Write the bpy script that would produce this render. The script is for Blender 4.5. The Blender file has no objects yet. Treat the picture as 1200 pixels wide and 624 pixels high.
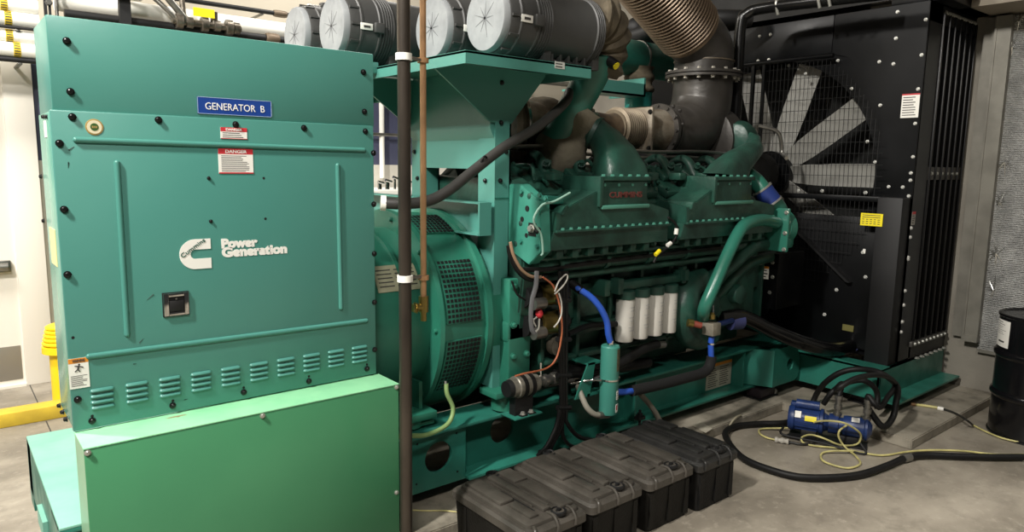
import bpy, bmesh, math, random
import numpy as np
from mathutils import Vector, Matrix
random.seed(7)
PI = math.pi
C = bpy.context.scene.collection

# ---------------------------------------------------------------- camera
F = 834.15; HC = 1.87
def cam_rows(yaw, pitch, roll):
    cy, sy, cp, sp = math.cos(yaw), math.sin(yaw), math.cos(pitch), math.sin(pitch)
    f = Vector((sy*cp, cy*cp, -sp)); r = Vector((cy, -sy, 0)); d = f.cross(r)
    c, s = math.cos(roll), math.sin(roll)
    return c*r+s*d, -s*r+c*d, f
CR, CD, CF = cam_rows(math.radians(39.2785), math.radians(8.1529), math.radians(-0.9114))
CO = Vector((0, 0, HC))
cam = bpy.data.cameras.new('camera'); co = bpy.data.objects.new('camera', cam); C.objects.link(co)
cam.sensor_width = 36; cam.lens = F/1200*36; cam.clip_start = 0.05; cam.clip_end = 100
m3 = Matrix((CR, -CD, -CF)).transposed()
co.matrix_world = Matrix.Translation(CO) @ m3.to_4x4()
bpy.context.scene.camera = co

def P(px, py, x=None, y=None, z=None):
    """where the sight line through a point of the photograph meets the plane x=, y= or z="""
    d = CR*((px-600)/F) + CD*((py-312)/F) + CF
    if x is not None: t = (x-CO.x)/d.x
    elif y is not None: t = (y-CO.y)/d.y
    else: t = (z-CO.z)/d.z
    return CO + d*t

# ---------------------------------------------------------------- materials
def lin(h):
    if isinstance(h, str):
        h = [int(h[i:i+2], 16)/255 for i in (0, 2, 4)]
    return [(c/12.92 if c <= 0.04045 else ((c+0.055)/1.055)**2.4) for c in h]
MATS = {}
def mat(name, col, rough=0.5, metal=0.0, col2=None, nscale=3.0, namt=0.5, bump=0.0, bscale=60.0, emis=0, spec=0.5, rvar=0.0, stretch=None, coat=0.0, lo=0.35, hi=0.65):
    if name in MATS: return MATS[name]
    m = bpy.data.materials.new(name); m.use_nodes = True
    nt = m.node_tree; b = nt.nodes['Principled BSDF']; L = nt.links
    c = lin(col)+[1]
    b.inputs['Base Color'].default_value = c
    b.inputs['Roughness'].default_value = rough; b.inputs['Metallic'].default_value = metal
    b.inputs['Specular IOR Level'].default_value = spec
    b.inputs['Coat Weight'].default_value = coat
    tc = nt.nodes.new('ShaderNodeTexCoord'); mp = nt.nodes.new('ShaderNodeMapping')
    L.new(tc.outputs['Object'], mp.inputs['Vector'])
    if stretch: mp.inputs['Scale'].default_value = stretch
    if col2 or rvar:
        n = nt.nodes.new('ShaderNodeTexNoise'); n.inputs['Scale'].default_value = nscale; n.inputs['Detail'].default_value = 6
        L.new(mp.outputs[0], n.inputs['Vector'])
        rp = nt.nodes.new('ShaderNodeMapRange'); rp.inputs['From Min'].default_value = lo; rp.inputs['From Max'].default_value = hi
        L.new(n.outputs['Fac'], rp.inputs['Value'])
        if col2:
            rp.inputs['To Max'].default_value = 1.0
            mx = nt.nodes.new('ShaderNodeMix'); mx.data_type = 'RGBA'
            ml = nt.nodes.new('ShaderNodeMath'); ml.operation = 'MULTIPLY'; ml.inputs[1].default_value = namt
            L.new(rp.outputs[0], ml.inputs[0]); L.new(ml.outputs[0], mx.inputs['Factor'])
            mx.inputs[6].default_value = c; mx.inputs[7].default_value = lin(col2)+[1]
            L.new(mx.outputs[2], b.inputs['Base Color'])
        if rvar:
            mr = nt.nodes.new('ShaderNodeMapRange'); mr.inputs['To Min'].default_value = max(0, rough-rvar); mr.inputs['To Max'].default_value = min(1, rough+rvar)
            L.new(rp.outputs[0], mr.inputs['Value']); L.new(mr.outputs[0], b.inputs['Roughness'])
    if bump:
        n2 = nt.nodes.new('ShaderNodeTexNoise'); n2.inputs['Scale'].default_value = bscale; n2.inputs['Detail'].default_value = 4
        L.new(mp.outputs[0], n2.inputs['Vector'])
        bp = nt.nodes.new('ShaderNodeBump'); bp.inputs['Strength'].default_value = bump; bp.inputs['Distance'].default_value = 0.01
        L.new(n2.outputs['Fac'], bp.inputs['Height']); L.new(bp.outputs[0], b.inputs['Normal'])
    MATS[name] = m; return m

TEAL = mat('teal_paint', '478378', 0.34, col2='4b877b', nscale=1.5, namt=0.6, rvar=0.06, bump=0.04, bscale=25)
TEALD = mat('teal_paint_worn', '2b7263', 0.38, col2='215d50', nscale=5, namt=0.7, rvar=0.1, bump=0.10, bscale=40)
ENG = mat('engine_paint', '285144', 0.42, col2='17342b', nscale=6, namt=0.9, rvar=0.12, bump=0.25, bscale=35)
GREEN = mat('green_box_paint', '478c62', 0.38, col2='41845c', nscale=2.5, namt=0.7, rvar=0.08, bump=0.04, bscale=50)
DUSTG = mat('dusty_green_paint', '5fae80', 0.62, col2='84c09c', nscale=7, namt=0.8, bump=0.05, bscale=60)
BLK = mat('black_paint', '08090a', 0.36, spec=.22, col2='0c0d0f', nscale=3, namt=0.6, rvar=0.04)
BLKM = mat('black_matte', '0b0b0c', 0.6)
RUB = mat('black_rubber', '0d0d0d', 0.55, spec=.3, col2='181716', nscale=9, namt=0.6)
BOLTM = mat('dark_bolt', '1b1b1b', 0.3, metal=0.4)
ZINC = mat('zinc_bolt', 'b8b8b0', 0.35, metal=0.7)
STEEL = mat('steel', '8c8a84', 0.35, metal=0.8, col2='6b6a65', nscale=12, namt=0.6)
CHROME = mat('chrome', 'c8c8c6', 0.12, metal=1.0)
BRASS = mat('brass_zinc', 'a08c50', 0.3, metal=0.85, col2='6c6034', nscale=12, namt=0.6)
COPPER = mat('copper_tube', 'c0946a', 0.5, metal=0.35, col2='8a6a4a', nscale=10, namt=0.6)
DPIPE = mat('dark_pipe', '4c443b', 0.36, metal=0.45, col2='2b2622', nscale=8, namt=0.8, stretch=(1, 1, .25), bump=0.1, bscale=60)
BRONZE = mat('bellows_bronze', '7a6a59', 0.38, metal=0.5, col2='5d4e3e', nscale=6, namt=0.6)
EXH = mat('exhaust_grey_paint', '45423f', 0.36, metal=0.25, col2='37342f', nscale=5, namt=0.7, bump=0.12, bscale=30)
CASTM = mat('cast_metal', '8a8274', 0.5, metal=0.35, col2='5e5140', nscale=9, namt=0.9, bump=0.3, bscale=50)
BLKT = mat('insulation_blanket', '77705f', 0.9, col2='565043', nscale=6, namt=0.8, bump=0.8, bscale=22)
BLKT2 = mat('dirty_blanket', '6a604e', 0.9, col2='3f382c', nscale=7, namt=0.9, bump=0.9, bscale=16)
ACG = mat('cleaner_plastic', '3b3b3a', 0.5, col2='464644', nscale=6, namt=0.5, bump=0.06, bscale=90)
ACF = mat('cleaner_cover', '8f9293', 0.7, col2='75787a', nscale=10, namt=0.7, bump=0.08, bscale=60)
WHITE = mat('white_paper', 'e8e6de', 0.5)
WHITEP = mat('white_vinyl', 'efede4', 0.45)
YEL = mat('yellow_plastic', 'f2cf1c', 0.4)
YELL = mat('yellow_sticker', 'e8d61e', 0.5)
RED = mat('red_sticker', 'c03038', 0.5)
REDE = mat('red_letters', '62302a', 0.6)
ORA = mat('orange_sticker', 'd98a2c', 0.5)
INK = mat('dark_ink', '3a3836', 0.7)
NAVYS = mat('sign_blue', '1d3f88', 0.35)
BLUE = mat('pump_blue', '1c3468', 0.42, col2='14264c', nscale=14, namt=0.7, bump=0.15, bscale=60)
BHOSE = mat('blue_hose', '2c56b8', 0.4)
BCLAMP = mat('blue_sleeve', '1f3474', 0.5)
BLID = mat('dusty_lit_lid_plastic', '383530', 0.4, col2='56514a', nscale=5, namt=0.75, rvar=0.1, bump=0.2, bscale=70)  # lids lightened for the light from above as well as dust, boxes kept darker
BLIDN = mat('black_lid_plastic', '1e1e1d', 0.4, col2='2d2c2a', nscale=5, namt=0.75, rvar=0.1, bump=0.2, bscale=70)  # paler than its box, painting the light on the lid top
BATT = mat('battery_box_plastic', '171614', 0.55, spec=.2, col2='201f1c', nscale=5, namt=0.75, rvar=0.12, bump=0.22, bscale=70)
BATTN = mat('battery_box_black', '111111', 0.55, spec=.25, col2='232220', nscale=5, namt=0.6, rvar=0.1, bump=0.2, bscale=70)
FILT = mat('filter_can', 'c9c6bd', 0.35, metal=0.05)
HGREY = mat('grey_hose', '2b2a28', 0.55, col2='383633', nscale=12, namt=0.6)
GREENW = mat('green_cable', '7f9b62', 0.5)
COPW = mat('copper_wire', 'b96a48', 0.45)
WIREW = mat('white_wire', 'c8c5bc', 0.5)
YCORD = mat('yellow_cord', 'c9c07e', 0.5, col2='8f8a5a', nscale=14, namt=.7)
ORC = mat('dark_cord', '23221f', 0.5)
DRUM = mat('drum_paint', '0d0d0f', 0.22, col2='141416', nscale=4, namt=0.6, rvar=0.06)
GOLDB = mat('badge_gold', 'b59a5e', 0.4, metal=0.3)
GRNB = mat('badge_green', '3a5a2a', 0.4)

def wave_mat(name, c1, c2, rough=.5, metal=0, scale=60, bumps=.5, direction='Z'):
    m = mat(name, c1, rough, metal, col2=c2, nscale=8, namt=.6)
    nt = m.node_tree; b = nt.nodes['Principled BSDF']
    w = nt.nodes.new('ShaderNodeTexWave'); w.bands_direction = direction; w.inputs['Scale'].default_value = scale
    tc = nt.nodes.new('ShaderNodeTexCoord'); nt.links.new(tc.outputs['Object'], w.inputs['Vector'])
    bp = nt.nodes.new('ShaderNodeBump'); bp.inputs['Strength'].default_value = bumps; bp.inputs['Distance'].default_value = .005
    nt.links.new(w.outputs['Fac'], bp.inputs['Height']); nt.links.new(bp.outputs[0], b.inputs['Normal'])
    return m
CORE = wave_mat('radiator_core_fins', '303130', '1c1d1c', .6, .3, 55, .8, 'Y')

# ---------------------------------------------------------------- mesh builder
class MB:
    def __init__(s): s.bm = bmesh.new()
    def verts(s, vs): return [s.bm.verts.new(v) for v in vs]
    def face(s, vs):
        try: return s.bm.faces.new(vs)
        except ValueError: return None
    def box(s, x0, x1, y0, y1, z0, z1, bev=0.0):
        if x0 > x1: x0, x1 = x1, x0
        if y0 > y1: y0, y1 = y1, y0
        if z0 > z1: z0, z1 = z1, z0
        v = s.verts([(x, y, z) for z in (z0, z1) for y in (y0, y1) for x in (x0, x1)])
        fs = [s.face([v[i] for i in q]) for q in ((0, 2, 3, 1), (4, 5, 7, 6), (0, 1, 5, 4), (2, 6, 7, 3), (0, 4, 6, 2), (1, 3, 7, 5))]
        if bev:
            es = list({e for f in fs for e in f.edges})
            bmesh.ops.bevel(s.bm, geom=es, offset=bev, segments=2, affect='EDGES', profile=.5)
        return s
    def hexa(s, pts, bev=0):
        """8 points: bottom 4 round, top 4 round"""
        v = s.verts(pts)
        fs = [s.face([v[i] for i in q]) for q in ((3, 2, 1, 0), (4, 5, 6, 7), (0, 1, 5, 4), (1, 2, 6, 5), (2, 3, 7, 6), (3, 0, 4, 7))]
        bmesh.ops.recalc_face_normals(s.bm, faces=fs)
        if bev: bmesh.ops.bevel(s.bm, geom=list({e for f in fs for e in f.edges}), offset=bev, segments=2, affect='EDGES')
        return s
    def prism(s, poly, axis, d0, d1, bev=0):
        """poly in the two other axes (x: y,z / y: x,z / z: x,y), pushed along axis"""
        def pt(a, b, d): return {'x': (d, a, b), 'y': (a, d, b), 'z': (a, b, d)}[axis]
        A = s.verts([pt(a, b, d0) for a, b in poly]); B = s.verts([pt(a, b, d1) for a, b in poly])
        n = len(poly); fs = [s.face(A), s.face(B)]
        for i in range(n): fs.append(s.face([A[i], A[(i+1) % n], B[(i+1) % n], B[i]]))
        fs = [f for f in fs if f]
        bmesh.ops.recalc_face_normals(s.bm, faces=fs)
        if bev: bmesh.ops.bevel(s.bm, geom=list({e for f in fs for e in f.edges}), offset=bev, segments=2, affect='EDGES')
        return s
    def plate_hole(s, x0, x1, z0, z1, d0, d1, cx, cz, r, axis='y', n=40):
        """rectangular plate with one round hole"""
        ang = sorted(set([2*PI*i/n for i in range(n)] + [math.atan2(z-cz, x-cx) % (2*PI) for x in (x0, x1) for z in (z0, z1)]))
        def pt(a, b, d): return {'x': (d, a, b), 'y': (a, d, b), 'z': (a, b, d)}[axis]
        rings = []
        for d in (d0, d1):
            inn, out = [], []
            for a in ang:
                c, q = math.cos(a), math.sin(a)
                tx = ((x1-cx)/c if c > 1e-9 else (x0-cx)/c if c < -1e-9 else 1e9)
                tz = ((z1-cz)/q if q > 1e-9 else (z0-cz)/q if q < -1e-9 else 1e9)
                t = min(tx, tz)
                inn.append(pt(cx+r*c, cz+r*q, d)); out.append(pt(cx+t*c, cz+t*q, d))
            rings.append((s.verts(inn), s.verts(out)))
        k = len(ang); fs = []
        for i in range(k):
            j = (i+1) % k
            (a0, b0), (a1, b1) = rings
            fs += [s.face([a0[i], b0[i], b0[j], a0[j]]), s.face([a1[i], a1[j], b1[j], b1[i]]), s.face([a0[i], a0[j], a1[j], a1[i]]), s.face([b0[i], b1[i], b1[j], b0[j]])]
        bmesh.ops.recalc_face_normals(s.bm, faces=[f for f in fs if f]); return s
    def frame(s, d):
        d = Vector(d).normalized(); up = Vector((0, 0, 1)) if abs(d.z) < .9 else Vector((1, 0, 0))
        u = up.cross(d).normalized(); v = d.cross(u); return d, u, v
    def lathe(s, o, d, prof, seg=28, cap=True, a0=0, a1=2*PI):
        """prof: list of (distance along d, radius)"""
        o = Vector(o); d, u, v = s.frame(d); full = abs(a1-a0-2*PI) < 1e-6
        k = seg if full else seg+1; rings = []
        for t, r in prof:
            rings.append(s.verts([o+d*t+(u*math.cos(a0+(a1-a0)*i/seg)+v*math.sin(a0+(a1-a0)*i/seg))*max(r, 1e-5) for i in range(k)]))
        fs = []
        for A, B in zip(rings, rings[1:]):
            for i in range(seg):
                j = (i+1) % k; fs.append(s.face([A[i], A[j], B[j], B[i]]))
        if cap and full: fs += [s.face(rings[0]), s.face(rings[-1])]
        bmesh.ops.recalc_face_normals(s.bm, faces=[f for f in fs if f]); return s
    def cyl(s, p0, p1, r0, r1=None, seg=20, bev=0):
        p0, p1 = Vector(p0), Vector(p1); L = (p1-p0).length; r1 = r0 if r1 is None else r1
        pr = [(0, r0), (L, r1)] if not bev else [(0, r0-bev), (bev, r0), (L-bev, r1), (L, r1-bev)]
        return s.lathe(p0, p1-p0, pr, seg)
    def hexb(s, p, d, r=.012, h=.01):
        p = Vector(p); d = Vector(d).normalized()
        s.lathe(p, d, [(0, r*1.35), (h*.2, r*1.35), (h*.2, r), (h, r*.95)], 6); return s
    def bolt(s, p, d, r=.012, h=.012):
        s.lathe(Vector(p), d, [(0, r*1.25), (h*.25, r*1.25), (h*.25, r), (h*.8, r*.92), (h, r*.6)], 12); return s
    def tube(s, pts, r, seg=12, sub=6, cap=True, smooth=True, rf=None):
        pts = [Vector(p) for p in pts]
        path = []
        if smooth and len(pts) > 2:
            for i in range(len(pts)-1):
                p0 = pts[i-1] if i else pts[i]*2-pts[i+1]; p1 = pts[i]; p2 = pts[i+1]; p3 = pts[i+2] if i+2 < len(pts) else pts[i+1]*2-pts[i]
                for k in range(sub):
                    t = k/sub
                    path.append(.5*((2*p1)+(-p0+p2)*t+(2*p0-5*p1+4*p2-p3)*t*t+(-p0+3*p1-3*p2+p3)*t**3))
            path.append(pts[-1])
        else: path = pts
        n = len(path); tang = []
        for i in range(n):
            a = path[max(i-1, 0)]; b = path[min(i+1, n-1)]; tang.append((b-a).normalized())
        d, u, v = s.frame(tang[0]); rings = []; L = 0
        for i in range(n):
            if i:
                q = tang[i-1].rotation_difference(tang[i]); u = q @ u; v = q @ v; L += (path[i]-path[i-1]).length
            rr = rf(i/(n-1), L) if rf else r
            rings.append(s.verts([path[i]+(u*math.cos(2*PI*j/seg)+v*math.sin(2*PI*j/seg))*rr for j in range(seg)]))
        fs = []
        for A, B in zip(rings, rings[1:]):
            for j in range(seg): fs.append(s.face([A[j], A[(j+1) % seg], B[(j+1) % seg], B[j]]))
        if cap: fs += [s.face(rings[0]), s.face(rings[-1])]
        bmesh.ops.recalc_face_normals(s.bm, faces=[f for f in fs if f]); return s
    def loft(s, secs, cap=True):
        rings = [s.verts(q) for q in secs]; n = len(rings[0]); fs = []
        for A, B in zip(rings, rings[1:]):
            for j in range(n): fs.append(s.face([A[j], A[(j+1) % n], B[(j+1) % n], B[j]]))
        if cap: fs += [s.face(rings[0]), s.face(rings[-1])]
        bmesh.ops.recalc_face_normals(s.bm, faces=[f for f in fs if f]); return s
    def sphere(s, c, r, sc=(1, 1, 1), u=16, v=10):
        mtx = Matrix.Translation(c) @ Matrix.Diagonal((r*sc[0], r*sc[1], r*sc[2], 1))
        bmesh.ops.create_uvsphere(s.bm, u_segments=u, v_segments=v, radius=1, matrix=mtx); return s
    def xf(s, m): bmesh.ops.transform(s.bm, matrix=m, verts=s.bm.verts); return s
    def build(s, name, material, parent=None, ang=35, **kw):
        me = bpy.data.meshes.new(name); off = Vector((0, 0, 0)); p = parent
        while p is not None: off += p.location; p = p.parent
        bmesh.ops.translate(s.bm, verts=s.bm.verts, vec=-off)
        for f in s.bm.faces: f.smooth = True
        lim = math.radians(ang)
        for e in s.bm.edges:
            if len(e.link_faces) == 2 and e.calc_face_angle(0) > lim: e.smooth = False
        s.bm.to_mesh(me); s.bm.free()
        for m in (material if isinstance(material, (list, tuple)) else [material]): me.materials.append(m)
        o = bpy.data.objects.new(name, me); C.objects.link(o); o.parent = parent
        for k, v in kw.items(): o[k] = v
        return o

def thing(name, label, cat, loc, group=None):
    o = bpy.data.objects.new(name, None); C.objects.link(o); o.location = loc; o.empty_display_size = .1
    o['label'] = label; o['category'] = cat
    if group: o['group'] = group
    return o
def tag(o, label, cat, group=None, kind=None):
    o['label'] = label; o['category'] = cat
    if group: o['group'] = group
    if kind: o['kind'] = kind
    return o
def struct(mb, name, material, **kw): return mb.build(name, material, None, kind='structure', **kw)

# writing: flat letters cut from the built-in sans font, as real thin meshes
def text(body, name, material, parent, origin, size, face='-y', width=None, bold=0.0, shear=0.0, rot=0.0, italic=0.0, ext=0.0008, line=1.0, align='LEFT'):
    cu = bpy.data.curves.new(name, 'FONT'); cu.body = body; cu.size = size; cu.extrude = ext; cu.offset = bold; cu.space_line = line
    cu.align_x = align; cu.resolution_u = 4; cu.shear = italic
    t = bpy.data.objects.new('tmp', cu); C.objects.link(t)
    bpy.context.view_layer.update()
    me = bpy.data.meshes.new_from_object(t.evaluated_get(bpy.context.evaluated_depsgraph_get()))
    C.objects.unlink(t); bpy.data.objects.remove(t)
    me.name = name
    if width:
        xs = [v.co.x for v in me.vertices]; k = width/(max(xs)-min(xs))
        x0 = min(xs)
        for v in me.vertices: v.co.x = (v.co.x-x0)*k
    R = Matrix.Rotation(rot, 4, 'Z')
    if face == '-y': B = Matrix(((1, 0, 0, 0), (0, 0, -1, 0), (0, 1, 0, 0), (0, 0, 0, 1)))
    elif face == '-x': B = Matrix(((0, 0, -1, 0), (-1, 0, 0, 0), (0, 1, 0, 0), (0, 0, 0, 1)))
    off = Vector((0, 0, 0)); p = parent
    while p is not None: off += p.location; p = p.parent
    me.transform(Matrix.Translation(Vector(origin)-off) @ B @ R)
    me.materials.clear(); me.materials.append(material)
    o = bpy.data.objects.new(name, me); C.objects.link(o); o.parent = parent
    return o

def uvn(face, o):
    """maps (right, up, out) on a wall-like face to the world"""
    o = Vector(o)
    if face == '-y': return lambda u, v, n: o+Vector((u, -n, v))
    return lambda u, v, n: o+Vector((-n, -u, v))
def sheet(name, material, parent, face, o, w, h, th=.002, **kw):
    f = uvn(face, o); mb = MB()
    mb.hexa([f(0, 0, 0), f(w, 0, 0), f(w, h, 0), f(0, h, 0), f(0, 0, th), f(w, 0, th), f(w, h, th), f(0, h, th)])
    return mb.build(name, material, parent, **kw)
def sticker(parent, face, o, w, h, head=None, headh=.2, rows=6, base=WHITE, ink=INK, label=None, cols=1, word=None, figure=False, foot=None):
    s_ = sheet('label', base, parent, face, o, w, h)
    if label: s_['label'] = label
    f = uvn(face, o); th = .0024
    if head:
        mb = MB(); z0 = h*(1-headh)
        mb.hexa([f(0, z0, .0019), f(w, z0, .0019), f(w, h, .0019), f(0, h, .0019), f(0, z0, th), f(w, z0, th), f(w, h, th), f(0, h, th)]); mb.build('label_heading', head, s_)
        if word: text(word, 'label_lettering', WHITE if head is RED else INK, s_, f(w*.2, z0+headh*h*.22, th+.0008), headh*h*.8, face, width=w*.62, bold=.0005, ext=.0004)
    if foot:
        mb = MB(); mb.hexa([f(0, 0, .0019), f(w, 0, .0019), f(w, h*.05, .0019), f(0, h*.05, .0019), f(0, 0, th), f(w, 0, th), f(w, h*.05, th), f(0, h*.05, th)]); mb.build('label_edge', foot, s_)
    top = h*(1-headh) if head else h*.95
    if figure:
        mb = MB(); c0 = f(w*.5, top-h*.13, th)
        def bar(u0, v0, u1, v1, r=.0022): mb.cyl(f(u0*w, v0*h, th), f(u1*w, v1*h, th), r*w/.07, seg=6)
        t_ = top/h
        bar(.5, t_-.10, .46, t_-.2, .004); bar(.5, t_-.1, .72, t_-.16); bar(.5, t_-.1, .3, t_-.09); bar(.46, t_-.2, .3, t_-.28); bar(.46, t_-.2, .55, t_-.3)
        mb.sphere(f(.53*w, (t_-.055)*h, th), w*.055, (1, .2, 1) if face == '-y' else (.2, 1, 1), 10, 6)
        mb.build('label_figure', INK, s_); top -= h*.36
    mb = MB(); rng = random.Random(int(w*1000+h*7000))
    for c in range(cols):
        u0 = w*(.08+c*.88/cols); cw = w*.84/cols*(.9 if cols > 1 else 1)
        for r in range(rows):
            v = top-h*.04-(top-h*.1)*(r+.5)/rows; lw = cw*(rng.uniform(.65, 1)); hh = (top-h*.1)/rows*.18
            mb.hexa([f(u0, v-hh, .0019), f(u0+lw, v-hh, .0019), f(u0+lw, v+hh, .0019), f(u0, v+hh, .0019), f(u0, v-hh, th), f(u0+lw, v-hh, th), f(u0+lw, v+hh, th), f(u0, v+hh, th)])
    if rows: mb.build('printed_lines', ink, s_)
    return s_
def duptree(o, parent=None):
    c = o.copy(); C.objects.link(c); c.parent = parent
    for ch in list(o.children): duptree(ch, c)
    return c
# ================================================================ the room
CONC = mat('floor_concrete', '9b9385', 0.45, col2='726b5f', nscale=1.6, namt=0.9, rvar=0.12, bump=0.06, bscale=30, stretch=(1, 1.6, 1))
def stain(m, col, scale, lo, hi, amt):
    nt = m.node_tree; b = nt.nodes['Principled BSDF']; src = b.inputs['Base Color'].links[0].from_socket
    tc = nt.nodes.new('ShaderNodeTexCoord'); n = nt.nodes.new('ShaderNodeTexNoise'); n.inputs['Scale'].default_value = scale; n.inputs['Detail'].default_value = 9; n.inputs['Roughness'].default_value = .7
    nt.links.new(tc.outputs['Object'], n.inputs['Vector']); r = nt.nodes.new('ShaderNodeMapRange'); r.inputs['From Min'].default_value = lo; r.inputs['From Max'].default_value = hi; r.inputs['To Max'].default_value = amt
    nt.links.new(n.outputs['Fac'], r.inputs['Value']); mx = nt.nodes.new('ShaderNodeMix'); mx.data_type = 'RGBA'
    nt.links.new(r.outputs[0], mx.inputs['Factor']); nt.links.new(src, mx.inputs[6]); mx.inputs[7].default_value = lin(col)+[1]; nt.links.new(mx.outputs[2], b.inputs['Base Color'])
stain(CONC, '544f46', 4.5, .5, .72, .6); stain(CONC, 'b8b0a0', 16, .54, .75, .5)
stain(ENG, '16241f', 3.5, .5, .75, .7)
def joints(m, xs, ys, w=.006):
    pass
PADC = mat('pad_concrete', '9c9586', 0.75, col2='6f695c', nscale=4, namt=0.85, bump=0.15, bscale=60)
stain(PADC, '4a453c', 8, .5, .72, .6)
WALLW = mat('wall_cream_paint', 'd8d4ca', 0.6, col2='cbc6ba', nscale=1.2, namt=.5, bump=0.05, bscale=90)
WALLN = mat('wall_navy_paint', '4d5068', 0.6, col2='444760', nscale=2, namt=.5, bump=.08, bscale=90)
TAUPE = mat('ceiling_taupe', '6a6357', 0.8, col2='5b554a', nscale=.8, namt=.6)
DOORW = mat('door_white', 'e6e1d6', 0.45)
STRUCTM = mat('soffit_beige', '8a8172', 0.7)

struct(MB().box(-6, 6.65, -4, 6.95, -.1, 0), 'floor', CONC)
mb = MB()
for x in (.52,): mb.box(x-.004, x+.004, 3.2, 5.86, 0, .0008)
for x in (.52,): mb.box(x-.004, x+.004, 5.99, 6.95, 0, .0008)
o = struct(mb, 'floor_joints', INK)
YW = 6.95
mb = MB().box(-6, 6.8, YW, YW+.15, 0, 1.84); struct(mb, 'wall_back', WALLW)
mb = MB().box(-6, 6.8, YW, YW+.15, 1.84, 2.65); struct(mb, 'wall_back_band', WALLN)
mb = MB().box(-6, 6.8, YW, YW+.15, 2.65, 6.3); struct(mb, 'wall_back_upper', mat('wall_upper_beige', 'b3ab9b', .7, col2='a39b8b', nscale=1, namt=.5))
# foil faced insulation on the right hand wall
fo = mat('foil_insulation', 'c4c4c0', 0.5, metal=0.5, col2='9a9a98', nscale=9, namt=.7)
nt = fo.node_tree; b = nt.nodes['Principled BSDF']; tc = nt.nodes.new('ShaderNodeTexCoord')
w1 = nt.nodes.new('ShaderNodeTexVoronoi'); w1.inputs['Scale'].default_value = 55
w2 = nt.nodes.new('ShaderNodeTexWave'); w2.inputs['Scale'].default_value = 22; w2.inputs['Distortion'].default_value = 2.5; w2.bands_direction = 'Z'
w3 = nt.nodes.new('ShaderNodeTexNoise'); w3.inputs['Scale'].default_value = 5; w3.inputs['Detail'].default_value = 5
for q in (w1, w2, w3): nt.links.new(tc.outputs['Object'], q.inputs['Vector'])
a1 = nt.nodes.new('ShaderNodeMath'); a1.operation = 'ADD'; nt.links.new(w1.outputs['Distance'], a1.inputs[0]); nt.links.new(w2.outputs['Fac'], a1.inputs[1])
a2 = nt.nodes.new('ShaderNodeMath'); a2.operation = 'MULTIPLY_ADD'; nt.links.new(w3.outputs['Fac'], a2.inputs[0]); a2.inputs[1].default_value = 4; nt.links.new(a1.outputs[0], a2.inputs[2])
bp = nt.nodes.new('ShaderNodeBump'); bp.inputs['Strength'].default_value = .8; bp.inputs['Distance'].default_value = .012
nt.links.new(a2.outputs[0], bp.inputs['Height']); nt.links.new(bp.outputs[0], b.inputs['Normal'])
XR = 6.65
struct(MB().box(XR, XR+.15, -4, 6.95, 0, 6.3), 'wall_right', mat('wall_right_grey', '8b867b', .65, metal=.0, col2='716c62', nscale=2, namt=.7, bump=.2, bscale=50))
foil = MB().box(XR-.03, XR-.001, -3.5, 2.00, .42, 3.07).build('insulation_panel', fo)
foil['kind'] = 'structure'
# crinkled tufts where the foil is pinned
mb = MB(); rng = random.Random(4)
for (px, py) in ((1187, 55), (1178, 190), (1172, 237), (1168, 297), (1195, 25), (1165, 340)):
    c = P(px, py, x=XR-.03)
    for k in range(11):
        a = rng.uniform(0, 2*PI); L = rng.uniform(.05, .13); e = c+Vector((0, math.cos(a)*L*.6, math.sin(a)*L))
        mb.cyl(c+Vector((-.012, 0, 0)), e, .007, .001, seg=5)
mb.build('foil_crinkle', mat('crinkled_foil', 'd0d0cc', .25, metal=.9), foil)
# galvanised post and channel beside the radiator opening
mb = MB()
a = P(1122, 388, x=XR-.05); bq = P(1148, 388, x=XR-.05)
yA, yB = a.y, bq.y
mb.box(XR-.09, XR-.03, yB-.0, yB+.095, .50, 3.07); mb.box(XR-.10, XR-.03, yB+.095, yB+.11, .50, 3.07); mb.box(XR-.05, XR-.03, yB+.11, yB+.2, .50, 3.07); mb.box(XR-.11, XR-.03, yB-.004, yB+.11, .48, .53)
struct(mb, 'trim_1', mat('galvanised_trim', '8f8c82', .45, metal=.45, col2='6e6b63', nscale=6, namt=.6))
mb = MB().box(XR-.06, XR-.03, 1.44, 1.52, .42, 1.35); mb.box(XR-.05, XR-.03, -3.5, 2.0, .395, .42)
struct(mb, 'trim_2', MATS['galvanised_trim'])
mb = MB().box(6.17, XR, -4, 2.9, 3.09, 3.6); mb.box(5.95, 6.17, -4, 2.9, 3.26, 3.6); struct(mb, 'ceiling_soffit', STRUCTM)
struct(MB().box(-6, 6.8, -4, 7.1, 6.3, 6.4), 'ceiling', TAUPE)
# door in the back wall
d = MB().box(-.6, .50, YW-.03, YW-.003, .02, 2.54).build('door_1', DOORW); d['kind'] = 'structure'
MB().box(-.58, .48, YW-.035, YW-.03, .06, .34, .001).build('kick_plate', mat('kick_plate_steel', '9a958c', .4, metal=.5), d)
mb = MB().cyl((-.4, YW-.09, 1.0), (.44, YW-.09, 1.0), .032); mb.box(.3, .46, YW-.08, YW-.03, .955, 1.045, .004); mb.build('panic_bar', STEEL, d)
mb = MB().box(.50, .70, YW-.055, YW, 0, 2.63, .006); mb.box(-.8, .5, YW-.055, YW, 2.54, 2.63, .006); mb.box(-.6, .5, YW-.06, YW, 0, .02); struct(mb, 'door_frame_1', DOORW)
# yellow painted kerb
struct(MB().box(-6, 2.6, 5.87, 6.02, 0, .10, .008), 'trim_3', mat('kerb_yellow', 'd8b93a', .55, col2='b89a34', nscale=7, namt=.6))
# concrete pad under the machine
mb = MB(); poly = [(.45, 2.78), (5.02, 2.78), (5.0, 1.83), (XR, 1.83), (XR, 5.2), (.45, 5.2)]
mb.prism(poly, 'z', 0, .07, .006); pad = struct(mb, 'floor_pad', PADC)

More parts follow.
